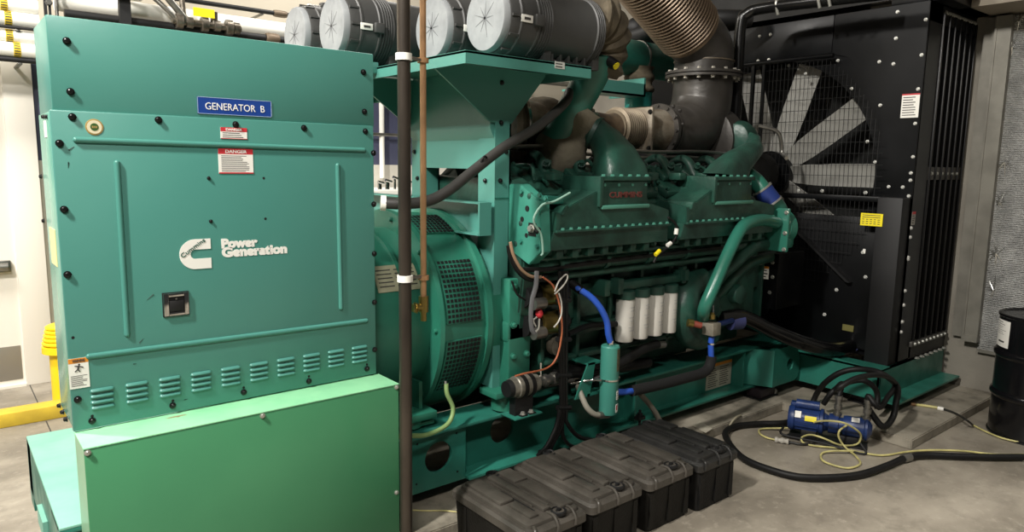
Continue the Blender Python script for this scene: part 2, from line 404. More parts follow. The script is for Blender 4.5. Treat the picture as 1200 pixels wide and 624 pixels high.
# ================================================================ yellow bollard
b = thing('bollard', 'yellow post with a ribbed yellow cap standing by the kerb near the door', 'bollard', (.72, 6.35, 0))
MB().cyl((.72, 6.35, 0), (.72, 6.35, .44), .105).build('post', YEL, b)
MB().lathe((.72, 6.35, .38), (0, 0, 1), [(0, .135), (.0, .15), (.05, .15), (.055, .125)]+[(.06+.03*i+q, .135-.007*i+(.012 if q in (.008, .02) else 0)) for i in range(5) for q in (0, .008, .02, .028)]+[(.215, .09), (.225, .02)], 28).build('cap', YEL, b)

# ================================================================ services along the back wall
def run(name, label, cat, z, r, x0, x1, y, m, group=None, fit=()):
    t = thing(name, label, cat, (x0, y, z), group)
    MB().cyl((x0, y, z), (x1, y, z), r, seg=20).build('run', m, t)
    for q in [x0+.4+1.1*i for i in range(int((x1-x0-.4)/1.1)+1)]:
        MB().box(q-.015, q+.015, y-r*.5, YW, z-r-.012, z-r, .002).build('wall_bracket', STEEL, t)
    for q in fit: MB().lathe((q-.06, y, z), (1, 0, 0), [(0, r*1.35), (.02, r*1.6), (.1, r*1.6), (.12, r*1.35)], 12).build('coupling', mat('coupling_bronze', '6a5c4c', .5, metal=.4), t)
    return t
ins = []
TAPE = mat('hazard_tape', 'e2c22a', .5)
zs = [(2.655, .058, 'lowest'), (2.750, .050, 'second lowest'), (2.875, .058, 'third from the bottom'), (2.975, .056, 'topmost')]
for i, (z, r, w) in enumerate(zs):
    t = thing('insulated_pipe', 'thick white jacketed pipe over the door, %s of the bank' % w, 'pipe', (-2, 6.6, z), 'white jacketed pipes over the door')
    MB().cyl((-2, 6.6, z), (.74, 6.6, z), r, seg=24).build('jacket', WHITEP, t)
    x = (.60, .56, .56, .54)[i]
    MB().cyl((x-.035, 6.6, z), (x+.01, 6.6, z), r+.002, seg=24).build('flow_marker', TAPE, t)
    mb = MB()
    for k in range(7):
        a = PI*.75+k*PI*.1
        mb.loft([[(q, 6.6+rr*math.cos(b_), z+rr*math.sin(b_)) for rr, b_ in ((r+.001, a), (r+.0035, a), (r+.0035, a+.12), (r+.001, a+.12))] for q in (x-.03, x+.006)])
    mb.loft([[(q, 6.6+(r+.0028)*math.cos(b_), z+(r+.0028)*math.sin(b_)) for b_ in (PI*.75, PI*1.05, PI*1.35)]+[(q, 6.6+(r+.001)*math.cos(b_), z+(r+.001)*math.sin(b_)) for b_ in (PI*1.35, PI*1.05, PI*.75)] for q in (x-.014, x-.011)])
    mb.build('marker_print', INK, t)
    MB().cyl((-1.0, 6.6, z), (-.96, 6.6, z), r+.003, seg=24).build('band', STEEL, t)
    MB().box(-1.0, -.96, 6.6, YW, z-r-.01, z-r, .002).build('wall_bracket', STEEL, t)
run('service_pipe', 'thin black pipe between the white jacketed pipes above the door', 'pipe', 2.810, .012, -2, .75, 6.55, BLKM)
run('service_pipe', 'dark pipe running just below the white jacketed pipes', 'pipe', 2.582, .02, -2, .82, 6.58, BLKM)
t = thing('hanger_rod', 'dark threaded hanger strut at the end of the white jacketed pipes', 'hanger', (.80, 6.55, 2.5))
mb = MB().box(.77, .79, 6.5, 6.53, 2.5, 3.6); mb.box(.80, .815, 6.5, 6.53, 2.5, 3.6); mb.build('strut', BLKM, t)
mb = MB(); [mb.hexb((.80, 6.49, 2.62+.13*k), (0, -1, 0), .02, .02) for k in range(6)]; mb.cyl((.85, 6.5, 2.5), (.85, 6.5, 3.6), .012); mb.build('rod', STEEL, t)
run('service_pipe', 'upper slim black pipe with a bronze coupling on the beige back wall', 'pipe', 3.20, .020, .95, 4.6, 6.62, BLKM, fit=(2.62,))
run('service_pipe', 'thick white pipe running between two black pipes behind the control cabinet', 'pipe', 3.06, .075, .86, 4.6, 6.66, WHITEP)
run('service_pipe', 'lower black pipe with a bronze coupling just above the control cabinet', 'pipe', 2.95, .034, .9, 4.6, 6.52, BLKM, fit=(2.5,))
run('service_pipe', 'grey conduit lowest on the back wall above the control cabinet', 'pipe', 2.86, .03, .9, 6.6, 6.6, STEEL)
t = thing('junction_box', 'small white junction box on a black bracket above the cabinet', 'junction box', (1.30, 6.45, 3.12))
MB().box(1.20, 1.42, 6.36, 6.45, 3.10, 3.35, .006).build('box_body', WHITEP, t); MB().box(1.26, 1.34, 6.42, 6.48, 2.9, 3.10).build('bracket', BLKM, t)
t = thing('valve_cluster', 'cluster of bronze fittings with a yellow tag on pipe above cabinet', 'valve', (1.75, 6.42, 2.95))
mb = MB()
for x, r in ((1.70, .06), (1.78, .045), (1.90, .06), (2.0, .045), (2.1, .065), (2.16, .05)): mb.cyl((x-.025, 6.45, 2.99), (x+.025, 6.45, 2.99), r)
mb.cyl((1.65, 6.45, 2.99), (2.2, 6.45, 2.99), .028); mb.cyl((1.74, 6.45, 3.0), (1.72, 6.45, 3.3), .022); mb.cyl((1.98, 6.45, 3.0), (1.98, 6.45, 3.1), .03)
mb.build('fittings', mat('fitting_bronze', '8a8276', .35, metal=.7, col2='4e483f', nscale=20, namt=.9), t)
sheet('tag_plate', YELL, t, '-y', (1.80, 6.40, 3.04), .17, .07)
mb = MB(); mb.tube([(1.3, 6.5, 3.3), (1.5, 6.45, 3.28), (1.66, 6.45, 3.12), (1.76, 6.45, 3.0)], .03); mb.tube([(1.25, 6.55, 3.22), (1.45, 6.5, 3.2), (1.6, 6.45, 3.08), (1.72, 6.45, 2.96)], .02)
tag(mb.build('flexible_conduit', STEEL), 'grey flexible conduits curving down to the bronze fittings above cabinet', 'conduit')
# things on the back wall seen through the gap right of the cabinet
mb = MB().cyl((3.80, 6.88, 1.7), (3.80, 6.88, 2.62), .028); tag(mb.build('vertical_pipe', WHITEP), 'slim white vertical pipe on the navy band of the back wall', 'pipe')
mb = MB().cyl((3.6, 6.86, 2.16), (5.2, 6.86, 2.16), .018); tag(mb.build('wall_rail', STEEL), 'thin grey horizontal rail across the navy wall band', 'rail')
t = thing('instrument_manifold', 'cluttered white and chrome valve manifold on a shelf behind the machine', 'manifold', (3.9, 6.2, 1.55))
mb = MB(); rng = random.Random(3)
for k in range(16):
    x = 3.45+.085*k; h = rng.uniform(.05, .17); mb.cyl((x, 6.3, 1.60), (x, 6.3, 1.60+h), rng.uniform(.012, .03)); mb.cyl((x-.03, 6.28, 1.6+h), (x+.04, 6.28, 1.6+h*.8), .014)
mb.build('valves', CHROME, t)
MB().box(3.3, 5.1, 6.2, 6.9, 1.50, 1.60, .01).build('shelf', WHITEP, t)
mb = MB().cyl((3.45, 6.3, .0), (3.45, 6.3, 1.5), .05); mb.cyl((4.9, 6.3, 0), (4.9, 6.3, 1.5), .05); mb.build('stand_leg', WHITEP, t)

# ================================================================ skid
NAVG = TEALD
sk = thing('generator_skid', 'long teal steel skid frame carrying the alternator, engine and radiator', 'skid', (.28, 3.03, .15))
ZB, ZT = .15, .475
h1 = P(514, 536, y=3.03); h2 = P(588, 503, y=3.12)
mb = MB(); mb.plate_hole(1.1, 2.17, ZB, ZT-.02, 3.03, 3.05, h1.x, h1.z, .085); mb.box(.30, 1.1, 3.03, 3.05, ZB, ZT-.02)
mb.box(2.15, 2.17, 3.05, 3.14, ZB, ZT-.02); mb.build('gusset_plate', TEALD, sk)
mb = MB()
for px, py in ((489, 521), (535, 508), (488, 568), (536, 553)): p = P(px, py, y=3.03); mb.bolt((p.x, 3.03, p.z), (0, -1, 0), .005, .004)
mb.build('bolt', BOLTM, sk)
mb = MB(); mb.plate_hole(2.17, 3.0, ZB+.015, ZT-.018, 3.12, 3.135, h2.x, h2.z, .085); mb.box(3.0, 5.4, 3.12, 3.135, ZB+.015, ZT-.018)
for x in (3.55, 4.82, 5.15): mb.box(x, x+.014, 3.02, 3.12, ZB+.015, ZT-.018)
mb.build('web', TEALD, sk)
mb = MB().box(.28, 5.4, 3.0, 3.24, ZT-.018, ZT, .003); mb.build('top_flange', TEALD, sk)
mb = MB().box(2.17, 5.4, 2.99, 3.24, ZB, ZB+.018, .003); mb.build('bottom_flange', TEALD, sk)
mb = MB(); mb.box(.28, 5.4, 4.0, 4.15, ZB, ZT); mb.build('far_rail', TEALD, sk)
mb = MB()
for x in (1.8, 3.0, 4.4): mb.box(x, x+.15, 3.13, 4.0, ZB, ZT-.1)
mb.build('cross_member', TEALD, sk)
LTEAL = mat('pale_teal_deck', '7fb3a2', .45, col2='68a08e', nscale=3, namt=.8, rvar=.1)
mb = MB().box(.28, 1.8, 3.0, 4.15, ZT, ZT+.012, .003); mb.build('deck_plate', LTEAL, sk)
mb = MB().box(.28, .292, 3.04, 4.13, .22, ZT); mb.build('end_skirt', TEALD, sk)
mb = MB().box(.262, .28, 3.42, 3.62, .26, .34); mb.build('end_tab', LTEAL, sk)
# lifting lug with rounded corners
mb = MB(); yl = 2.86
c = P(926, 427, y=yl); lx0, lx1 = 4.98, 5.37
lz0, lz1 = .175, .475
out = [(lx0, lz0), (lx1-.07, lz0), (lx1-.02, lz0+.02), (lx1, lz0+.07), (lx1, lz1-.12), (lx1-.04, lz1-.04), (lx1-.12, lz1), (lx0, lz1)]
N = 40; hole = [(c.x+.055*math.cos(2*PI*i/N), c.z+.055*math.sin(2*PI*i/N)) for i in range(N)]
def ray_poly(cx, cz, a, poly):
    dx, dz = math.cos(a), math.sin(a); best = None
    for (xa, za), (xb, zb) in zip(poly, poly[1:]+poly[:1]):
        ex, ez = xb-xa, zb-za; den = dx*ez-dz*ex
        if abs(den) < 1e-9: continue
        t = ((xa-cx)*ez-(za-cz)*ex)/den; u = ((xa-cx)*dz-(za-cz)*dx)/den
        if t > 0 and -1e-6 <= u <= 1+1e-6 and (best is None or t < best): best = t
    return (cx+dx*best, cz+dz*best)
def poly_with_hole(mb, poly, cx, cz, r, axis, d0, d1, n=48):
    ang = sorted(set([2*PI*i/n for i in range(n)]+[math.atan2(z-cz, x-cx) % (2*PI) for x, z in poly]))
    def pt(a, b, d): return {'x': (d, a, b), 'y': (a, d, b), 'z': (a, b, d)}[axis]
    R_ = []
    for d in (d0, d1):
        R_.append((mb.verts([pt(cx+r*math.cos(a), cz+r*math.sin(a), d) for a in ang]), mb.verts([pt(*ray_poly(cx, cz, a, poly), d) for a in ang])))
    (a0, b0), (a1, b1) = R_; k = len(ang); fs = []
    for i in range(k):
        j = (i+1) % k
        fs += [mb.face([a0[i], b0[i], b0[j], a0[j]]), mb.face([a1[i], a1[j], b1[j], b1[i]]), mb.face([a0[i], a0[j], a1[j], a1[i]]), mb.face([b0[i], b1[i], b1[j], b0[j]])]
    bmesh.ops.recalc_face_normals(mb.bm, faces=[f for f in fs if f])
poly_with_hole(mb, out, c.x, c.z, .048, 'y', yl, yl+.04)
mb.hexa([(lx0-.13, 3.12, lz0), (lx0-.13, 3.13, lz0), (lx0+.02, yl+.04, lz0), (lx0, yl, lz0), (lx0-.13, 3.12, lz1-.01), (lx0-.13, 3.13, lz1-.01), (lx0+.02, yl+.04, lz1-.01), (lx0, yl, lz1-.01)]); mb.box(lx0+.1, lx1-.08, yl+.04, 3.0, lz1-.03, lz1-.01)
mb.build('lifting_lug', TEALD, sk)
# radiator outrigger
mb = MB(); xo = 5.40
z0, z1 = .15, .385
mb.prism([(2.24, z0), (3.1, z0), (3.1, z1+.05), (2.24, z1)], 'x', xo, xo+.02, .002); mb.box(xo, xo+.16, 2.24, 3.1, z1-.01, z1+.005); mb.build('cross_beam', TEALD, sk)
mb = MB(); mb.box(xo, 6.6, 2.24, 2.26, z0, z1+.0); mb.box(xo, 6.6, 2.10, 2.26, z0, z0+.015); mb.box(xo, 6.6, 2.24, 2.36, z1-.012, z1); mb.build('radiator_rail', TEALD, sk)
mb = MB(); mb.box(xo, 6.6, 4.9, 4.92, z0, z1); mb.box(xo, xo+.02, 4.1, 4.9, z0, z1); mb.build('radiator_rail', TEALD, sk)
a = P(827, 458, y=3.115); bq = P(857, 423, y=3.115)
sticker(sk, '-y', (a.x, 3.118, a.z-.005), bq.x-a.x+.01, .2, head=ORA, headh=.12, rows=9, base=mat('worn_placard', 'b5b1a0', .6, col2='948f7e', nscale=12, namt=.6), cols=2, label='worn off-white data placard with an orange heading')
# isolators
for i, (x, y, w) in enumerate(((5.02, 2.98, 'under the lifting lug beside the pump'), (2.5, 3.1, 'under the skid behind the battery boxes'), (.7, 3.1, 'under the left end of the skid'), (5.6, 2.42, 'under the radiator end of the skid'), (.7, 4.08, 'under the far left corner of the skid'))):
    t = thing('vibration_isolator', 'black block mount '+w, 'isolator', (x, y, .07))
    MB().box(x-.13, x+.13, y-.08, y+.08, .07, .08, .002).build('base_plate', BLKM, t)
    MB().box(x-.10, x+.10, y-.065, y+.065, .08, .15, .006).build('spring_housing', mat('isolator_maroon', '241c22', .5), t)
    mb = MB(); mb.cyl((x+.115, y-.06, .07), (x+.115, y-.06, .12), .008); mb.hexb((x+.115, y-.06, .1), (0, 0, 1), .014, .012); mb.build('bolt', ZINC, t)

# ================================================================ terminal box (lower, light green)
tb = thing('terminal_box', 'light green sheet metal box with top coloured as lit below the control cabinet', 'electrical box', (.98, 2.9, .072))
mb = MB().box(.352, 1.622, 2.8, 3.0, .072, .848, .004); mb.build('body', GREEN, tb)
MB().box(.350, 1.624, 2.798, 3.0, .846, .852, .002).build('top_cover', mat('lit_top_green', '82c898', .6, col2='9adbaa', nscale=5, namt=.8, bump=.06), tb)  # overhead light on the top is put into this brighter green
MB().box(.3515, .353, 2.803, 2.998, .075, .845).build('side_panel', mat('side_panel_lit', '7fa888', .4, col2='8cb090', nscale=3, namt=.6), tb)  # paler green paints the light reflected on this side
mb = MB(); rng = random.Random(5); pr = P(205, 489, z=.852)
o = MB().prism([(pr.x+.05*math.cos(a)*rng.uniform(.5, 1), pr.y+.012*math.sin(a)*rng.uniform(.5, 1.2)) for a in [i*PI/8 for i in range(16)]], 'z', .8515, .8523).build('rust_stain', mat('rust_stain', '8f9a72', .8, col2='8a7a5c', nscale=40, namt=1), tb)
for px, py in ((102.5, 531), (307.5, 487.5), (464.5, 454), (464.5, 577.5)):
    p = P(px, py, y=2.8); MB().bolt((p.x, 2.8, p.z), (0, -1, 0), .009, .01).build('bolt', ZINC, tb)

# ================================================================ control cabinet
cb = thing('control_cabinet', 'tall teal steel control cabinet with blue GENERATOR B sign and louvres', 'control cabinet', (.98, 3.2, .853))
YF = 3.0
mb = MB().box(.357, 1.618, YF, 3.35, 2.03, 2.357, .005); mb.build('upper_cover', TEAL, cb)
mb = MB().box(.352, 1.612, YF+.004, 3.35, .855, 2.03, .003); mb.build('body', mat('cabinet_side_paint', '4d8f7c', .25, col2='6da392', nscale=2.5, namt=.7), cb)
yq = 2.985
mb = MB().box(.346, 1.607, yq, YF+.004, .856, 2.034, .006); fc = mb.build('front_panel', TEAL, cb)
# pressed beads
def bead(p, q, r=.0105):
    mb = MB(); p = Vector(p); q = Vector(q); mb.cyl(p, q, r, seg=14); mb.sphere(p, r, u=12, v=8); mb.sphere(q, r, u=12, v=8)
    mb.build('pressed_bead', TEAL, fc, ang=60)
def pq(px, py): v = P(px, py, y=yq); return (v.x, yq-.001, v.z)
bead(pq(89, 164), pq(426, 176)); bead(pq(137, 191), pq(149, 392)); bead(pq(395.5, 194), pq(399.5, 361)); bead(pq(104, 418), pq(429, 376))
# louvre groups
xa = P(120, 466, y=yq).x; xb = P(421.3, 415, y=yq).x; zc = .5*(P(120, 466, y=yq).z+P(421.3, 415, y=yq).z)
for i in range(10):
    x = xa+(xb-xa)*i/9; mb = MB()
    for k in range(4):
        z = zc+.032-.0222*k; w = .040
        secs = []
        for t_, s_ in ((-1, .35), (-.93, .8), (-.8, 1), (.8, 1), (.93, .8), (1, .35)):
            xx = x+w*t_
            secs.append([(xx, yq+.002, z+.007*s_), (xx, yq-.006*s_, z+.005*s_), (xx, yq-.0105*s_, z-.001*s_), (xx, yq-.0105*s_, z-.004), (xx, yq+.002, z-.0045)])
        mb.loft(secs)
    mb.build('louvre_group', TEAL, fc)
# bolts
up = [(78, 48), (82.5, 107.5), (425.6, 84.6), (427, 131)]
for px, py in up: v = P(px, py, y=YF); MB().bolt((v.x, YF, v.z), (0, -1, 0), .0105, .014).build('bolt', BOLTM, cb)
lo = [(84.5, 137), (185.5, 140.5), (276, 146), (356, 150), (428, 154), (69.5, 168), (75, 245.5), (79, 322), (91, 468.5), (437.5, 179.5), (438, 239.5), (438.5, 297.5), (438.7, 354.5), (439, 410), (108, 493.5), (202.3, 475.5), (285.6, 460), (362, 447), (430, 432.5)]
for px, py in lo: v = P(px, py, y=yq); MB().bolt((v.x, yq, v.z), (0, -1, 0), .0105, .012).build('bolt', BOLTM, fc)
for px, py in [(108, 488), (202.6, 470), (285.6, 454.5), (362, 441.5), (430, 427.5), (309, 209), (311, 256.5), (85.5, 396)]:
    v = P(px, py, y=yq); MB().cyl((v.x, yq+.002, v.z), (v.x, yq-.0006, v.z), .0055, seg=12).build('bolt_slot', BLKM, fc)
for px, py in [(244.6, 209), (247, 259.5)]: v = P(px, py, y=yq); MB().bolt((v.x, yq, v.z), (0, -1, 0), .006, .008).build('stud', BOLTM, fc)
# side bolts (left face)
for px, py in ((51, 137), (53.5, 137), (55.5, 137)): v = P(px, py, x=.352); MB().bolt((.352, v.y, v.z), (-1, 0, 0), .007, .008).build('side_bolt', BOLTM, cb)
for px, py in ((49, 207), (52, 259)): v = P(px, py, x=.352); MB().bolt((.352, v.y, v.z), (-1, 0, 0), .008, .01).build('side_bolt', BOLTM, cb)
for px, py in ((71, 475.5), (75, 483), (79, 491.5)): v = P(px, py, x=.352); MB().bolt((.352, v.y, v.z), (-1, 0, 0), .009, .014).build('side_bolt', BOLTM, cb)
v = P(56, 262, x=.351); sheet('side_label', mat('pale_yellow_label', 'ddd391', .5), cb, '-x', (.352, 3.27, v.z-.15), .15, .14)
v = P(51, 155, x=.351); sheet('side_label', WHITE, cb, '-x', (.352, 3.2, v.z-.02), .06, .06)
# scuffs on the paint
mb = MB()
for q in (((180, 345), (172, 352)), ((163, 402), (168, 397)), ((80, 176), (87, 172)), ((80, 190), (80, 197)), ((216, 469), (220, 468)), ((156, 427), (160, 426.5))):
    a_, b_ = [P(*w_, y=yq) for w_ in q]; mb.cyl((a_.x, yq, a_.z), (b_.x, yq, b_.z), .0022, .0008, seg=6)
mb.build('scuff_mark', mat('scuff_dark', '1f4238', .6), fc)
# GENERATOR B sign
a = P(231.5, 133, y=YF); bq = P(318, 137, y=YF); top = P(231.5, 113, y=YF)
sg = sheet('sign_plate', NAVYS, cb, '-y', (a.x, YF, a.z), bq.x-a.x, top.z-a.z, .004, label='blue plate engraved GENERATOR B')
mb = MB(); w, h = bq.x-a.x, top.z-a.z
f_ = uvn('-y', (a.x, YF, a.z))
for u0, u1, v0, v1 in ((0, w, 0, .002), (0, w, h-.002, h), (0, .002, 0, h), (w-.002, w, 0, h)):
    mb.hexa([f_(u0, v0, .003), f_(u1, v0, .003), f_(u1, v1, .003), f_(u0, v1, .003), f_(u0, v0, .0046), f_(u1, v0, .0046), f_(u1, v1, .0046), f_(u0, v1, .0046)])
mb.build('sign_edge', mat('sign_edge', '9db0cf', .4), sg)
text('GENERATOR  B', 'sign_lettering', WHITE, sg, (a.x+w*.10, YF-.0048, a.z+h*.27), h*.60, width=w*.80, bold=.0)
# stickers
a = P(258.5, 162.5, y=yq); bq = P(289.5, 163, y=yq); top = P(258.5, 149, y=yq)
sticker(fc, '-y', (a.x, yq, a.z), bq.x-a.x, top.z-a.z, RED, .36, 3, word='DANGER', foot=RED, label='small danger sticker under the blue sign')
a = P(256.5, 203.5, y=yq); bq = P(297, 205, y=yq); top = P(256.5, 174, y=yq)
sticker(fc, '-y', (a.x, yq, a.z), bq.x-a.x, top.z-a.z, RED, .22, 11, word='DANGER', foot=RED, cols=1, label='larger red and white danger sticker')
a = P(82, 457, y=yq); bq = P(105.5, 452, y=yq); top = P(80.5, 421.5, y=yq)
sticker(fc, '-y', (a.x, yq, a.z), bq.x-a.x, top.z-a.z, ORA, .16, 8, base=WHITE, word='WARNING', figure=True, label='white warning sticker with an orange heading and a falling figure')
# round badge
c = P(110.5, 149, y=yq)
bd = MB().lathe((c.x, yq, c.z), (0, -1, 0), [(0, .029), (.0015, .029), (.002, .027)], 32).build('round_badge', GOLDB, fc)
MB().lathe((c.x, yq-.002, c.z), (0, -1, 0), [(0, .024), (.0006, .024)], 32).build('badge_ring', mat('badge_ring', 'd8cfae', .4), bd)
MB().lathe((c.x, yq-.0026, c.z), (0, -1, 0), [(0, .0135), (.0008, .0135)], 24).build('badge_centre', GRNB, bd)
mb = MB(); mb.box(c.x-.008, c.x-.003, yq-.0042, yq-.0034, c.z-.004, c.z+.004); mb.box(c.x-.001, c.x+.003, yq-.0042, yq-.0034, c.z-.004, c.z+.004); mb.box(c.x+.005, c.x+.009, yq-.0042, yq-.0034, c.z-.004, c.z+.004); mb.build('badge_print', GOLDB, bd)
# C logo
a = P(211, 317, y=yq); bq = P(248, 316, y=yq); top = P(230, 280.5, y=yq)
lw = bq.x-a.x; lh = top.z-a.z; cx, cz = a.x+lh/2, a.z+lh/2; R1 = lh/2; R2 = lh*.155; xe = a.x+lw; xi = cx+.0*lh
outl = [(xe, cz+R1)]+[(cx+R1*math.cos(t), cz+R1*math.sin(t)) for t in [PI/2+PI*i/20 for i in range(21)]]+[(xe, cz-R1), (xe, cz-R2)]
inn = [(xi+R2*math.cos(t), cz+R2*math.sin(t)) for t in [-PI/2-PI*i/12 for i in range(13)]]+[(xe, cz+R2)]
mb = MB()
lgo = mb.prism(outl+inn, 'y', yq-.0022, yq-.0002).build('logo_emblem', WHITE, fc)
text('Cummins', 'logo_lettering', mat('logo_ink', '2c5a4c', .5), lgo, (a.x+lw*.09, yq-.0034, cz-lh*.10), lh*.20, width=lw*.92, rot=math.radians(35), bold=.0004, ext=.0005)
a = P(259.5, 291, y=yq); bq = P(302, 288.5, y=yq); top = P(259.5, 280, y=yq)
text('Power', 'logo_wordmark', WHITE, fc, (a.x, yq-.001, a.z+.001), (top.z-a.z)*1.30, width=bq.x-a.x, bold=.0032)
a = P(260, 301.5, y=yq); bq = P(336.5, 297.5, y=yq); top = P(260, 290, y=yq)
text('Generation', 'logo_wordmark', WHITE, fc, (a.x, yq-.001, a.z+.001), (top.z-a.z)*1.30, width=bq.x-a.x, bold=.0032)
# paddle latch
a = P(192, 371, y=yq); bq = P(221, 368, y=yq); top = P(192, 344.5, y=yq); w, h = bq.x-a.x, top.z-a.z
lt = MB().box(a.x-.003, a.x+w+.003, yq-.004, yq, a.z-.003, a.z+h+.003).build('latch', BLKM, fc)
mb = MB(); y1 = yq-.012
mb.box(a.x, a.x+w*.2, y1, yq-.003, a.z, a.z+h, .002); mb.box(a.x+w*.83, a.x+w, y1, yq-.003, a.z, a.z+h, .002); mb.box(a.x+w*.2, a.x+w*.83, y1, yq-.003, a.z, a.z+h*.16, .002); mb.box(a.x+w*.2, a.x+w*.83, y1, yq-.003, a.z+h*.84, a.z+h, .002)
mb.build('latch_bezel', CHROME, lt)
MB().box(a.x+w*.22, a.x+w*.81, y1+.001, yq-.003, a.z+h*.18, a.z+h*.66, .002).build('latch_paddle', BLKM, lt)
MB().cyl((a.x+w*.5, y1+.004, a.z+h*.75), (a.x+w*.5, y1-.001, a.z+h*.75), .004).build('key_hole', CHROME, lt)
# ================================================================ alternator
al = thing('alternator', 'large round teal alternator housing with slotted vents behind the dark pipe', 'alternator', (1.6, 3.6, .475))
AC = (0, 3.62, 1.0)
ALT = mat('alternator_paint', '2b7560', .42, col2='225f4e', nscale=3, namt=.8, rvar=.08, bump=.08, bscale=20)
MB().lathe((.9, 3.62, 1.0), (1, 0, 0), [(0, .45), (.04, .5), (1.12, .5), (1.14, .52)], 72).build('barrel', ALT, al)
MB().lathe((2.0, 3.62, 1.0), (1, 0, 0), [(0, .50), (0, .60), (.025, .605), (.03, .585), (.10, .585), (.31, .575), (.31, .60), (.345, .60), (.345, .3)], 72).build('end_bell', ALT, al)
MB().lathe((1.86, 3.62, 1.0), (1, 0, 0), [(0, .5), (0, .512), (.02, .512), (.02, .5)], 72).build('weld_ring', ALT, al)
def arc_pt(x, r, a): return Vector((x, 3.62-r*math.cos(a), 1.0+r*math.sin(a)))   # a=0 faces the viewer side
for (a0, a1, nm) in ((math.radians(-38), math.radians(-6), 'vent_grille'), (math.radians(3), math.radians(37), 'vent_grille'), (math.radians(56), math.radians(76), 'vent_grille')):
    secs = []
    n = 14
    for i in range(n+1):
        a = a0+(a1-a0)*i/n
        secs.append([arc_pt(2.045, .578, a), arc_pt(2.045, .592, a), arc_pt(2.285, .585, a), arc_pt(2.285, .57, a)])
    g = MB().loft(secs).build(nm, ALT, al)
    mb = MB(); rows = int((a1-a0)/math.radians(2.5))
    for r in range(rows):
        a = a0+(a1-a0)*(r+.5)/rows; da = (a1-a0)/rows*.30
        for k in range(9):
            x = 2.055+.0245*k; x2 = x+.017
            mb.loft([[arc_pt(x, .586, a-da), arc_pt(x2, .586, a-da), arc_pt(x2, .586, a+da), arc_pt(x, .586, a+da)], [arc_pt(x, .5935, a-da), arc_pt(x2, .5925, a-da), arc_pt(x2, .5925, a+da), arc_pt(x, .5935, a+da)]])
    mb.build('vent_slots', BLKM, g)
# lifting eye boss, ribs and fixings
for a in (-60, -42, 0, 45, 80):
    p = arc_pt(2.0, .56, math.radians(a)); MB().bolt((1.998, p.y, p.z), (-1, 0, 0), .012, .014).build('flange_bolt', ALT, al)
for x in (1.30, 1.93): MB().box(x, x+.02, 3.12, 4.1, .49, .72).build('foot_rib', ALT, al)
MB().box(1.25, 2.0, 3.08, 4.15, .49, .51, .004).build('foot_plate', ALT, al)
MB().box(1.76, 2.0, 3.05, 3.22, .53, .57, .006).build('mount_arm', ALT, al)
MB().cyl((1.88, 3.13, .487), (1.88, 3.13, .53), .06).build('rubber_mount', ALT, al)
mb = MB(); mb.bolt((1.88, 3.13, .57), (0, 0, 1), .02, .025); mb.build('mount_bolt', ALT, al)
# bent-on data plate
mb = MB(); secs = []
for i in range(7):
    a = math.radians(25+17*i/6); secs.append([arc_pt(1.72, .501, a), arc_pt(1.72, .506, a), arc_pt(1.97, .506, a), arc_pt(1.97, .501, a)])
pl = mb.loft(secs).build('data_plate', mat('plate_cream', 'a7a68c', .5, col2='8b8a70', nscale=20, namt=.6), al)
mb = MB()
for k in range(5):
    a = math.radians(28+2.6*k)
    for x0, x1 in ((1.735, 1.82), (1.84, 1.955)): mb.loft([[arc_pt(x0, .504, a), arc_pt(x1, .504, a), arc_pt(x1, .504, a+.012), arc_pt(x0, .504, a+.012)], [arc_pt(x0, .5072, a), arc_pt(x1, .5072, a), arc_pt(x1, .5072, a+.012), arc_pt(x0, .5072, a+.012)]])
mb.build('printed_lines', INK, pl)
# engine mounting flange between alternator and engine
MB().lathe((2.345, 3.62, 1.0), (1, 0, 0), [(0, .5), (0, .56), (.10, .56), (.10, .5)], 60).build('adapter_ring', ALT, al)
mt = MB(); mt.box(2.44, 2.60, 3.0, 3.1, .60, 1.24, .01); mt.build('mount_plate', ALT, al)
for z in (1.20, .98, .80, .66):
    for x in (2.47, 2.57): MB().bolt((x, 3.0, z), (0, -1, 0), .017, .02).build('mount_bolt', ALT, al)
MB().box(2.43, 2.58, 3.0, 3.12, .88, 1.0, .02).build('mount_boss', ALT, al)
MB().box(2.34, 2.62, 2.98, 3.14, .575, .61, .006).build('foot_bracket', ALT, al)
MB().cyl((2.46, 3.06, .487), (2.46, 3.06, .575), .075).build('foot_mount', ALT, al)
pts = [P(523, 450, y=3.0), P(524, 462, y=2.99), P(531, 480, y=2.98), P(524, 498, y=2.96), P(500, 510, y=2.93), P(474, 511, y=2.9), P(440, 514, y=2.92)]
MB().tube(pts, .012).build('t', GREENW); o = bpy.data.objects['t']; o.name = 'ground_cable'; tag(o, 'pale green ground cable looping from the alternator foot over the skid hole', 'cable')
MB().tube([P(522, 447, y=3.0), P(524, 463, y=2.985)], .006, smooth=False).build('cable_lug', ZINC, o)

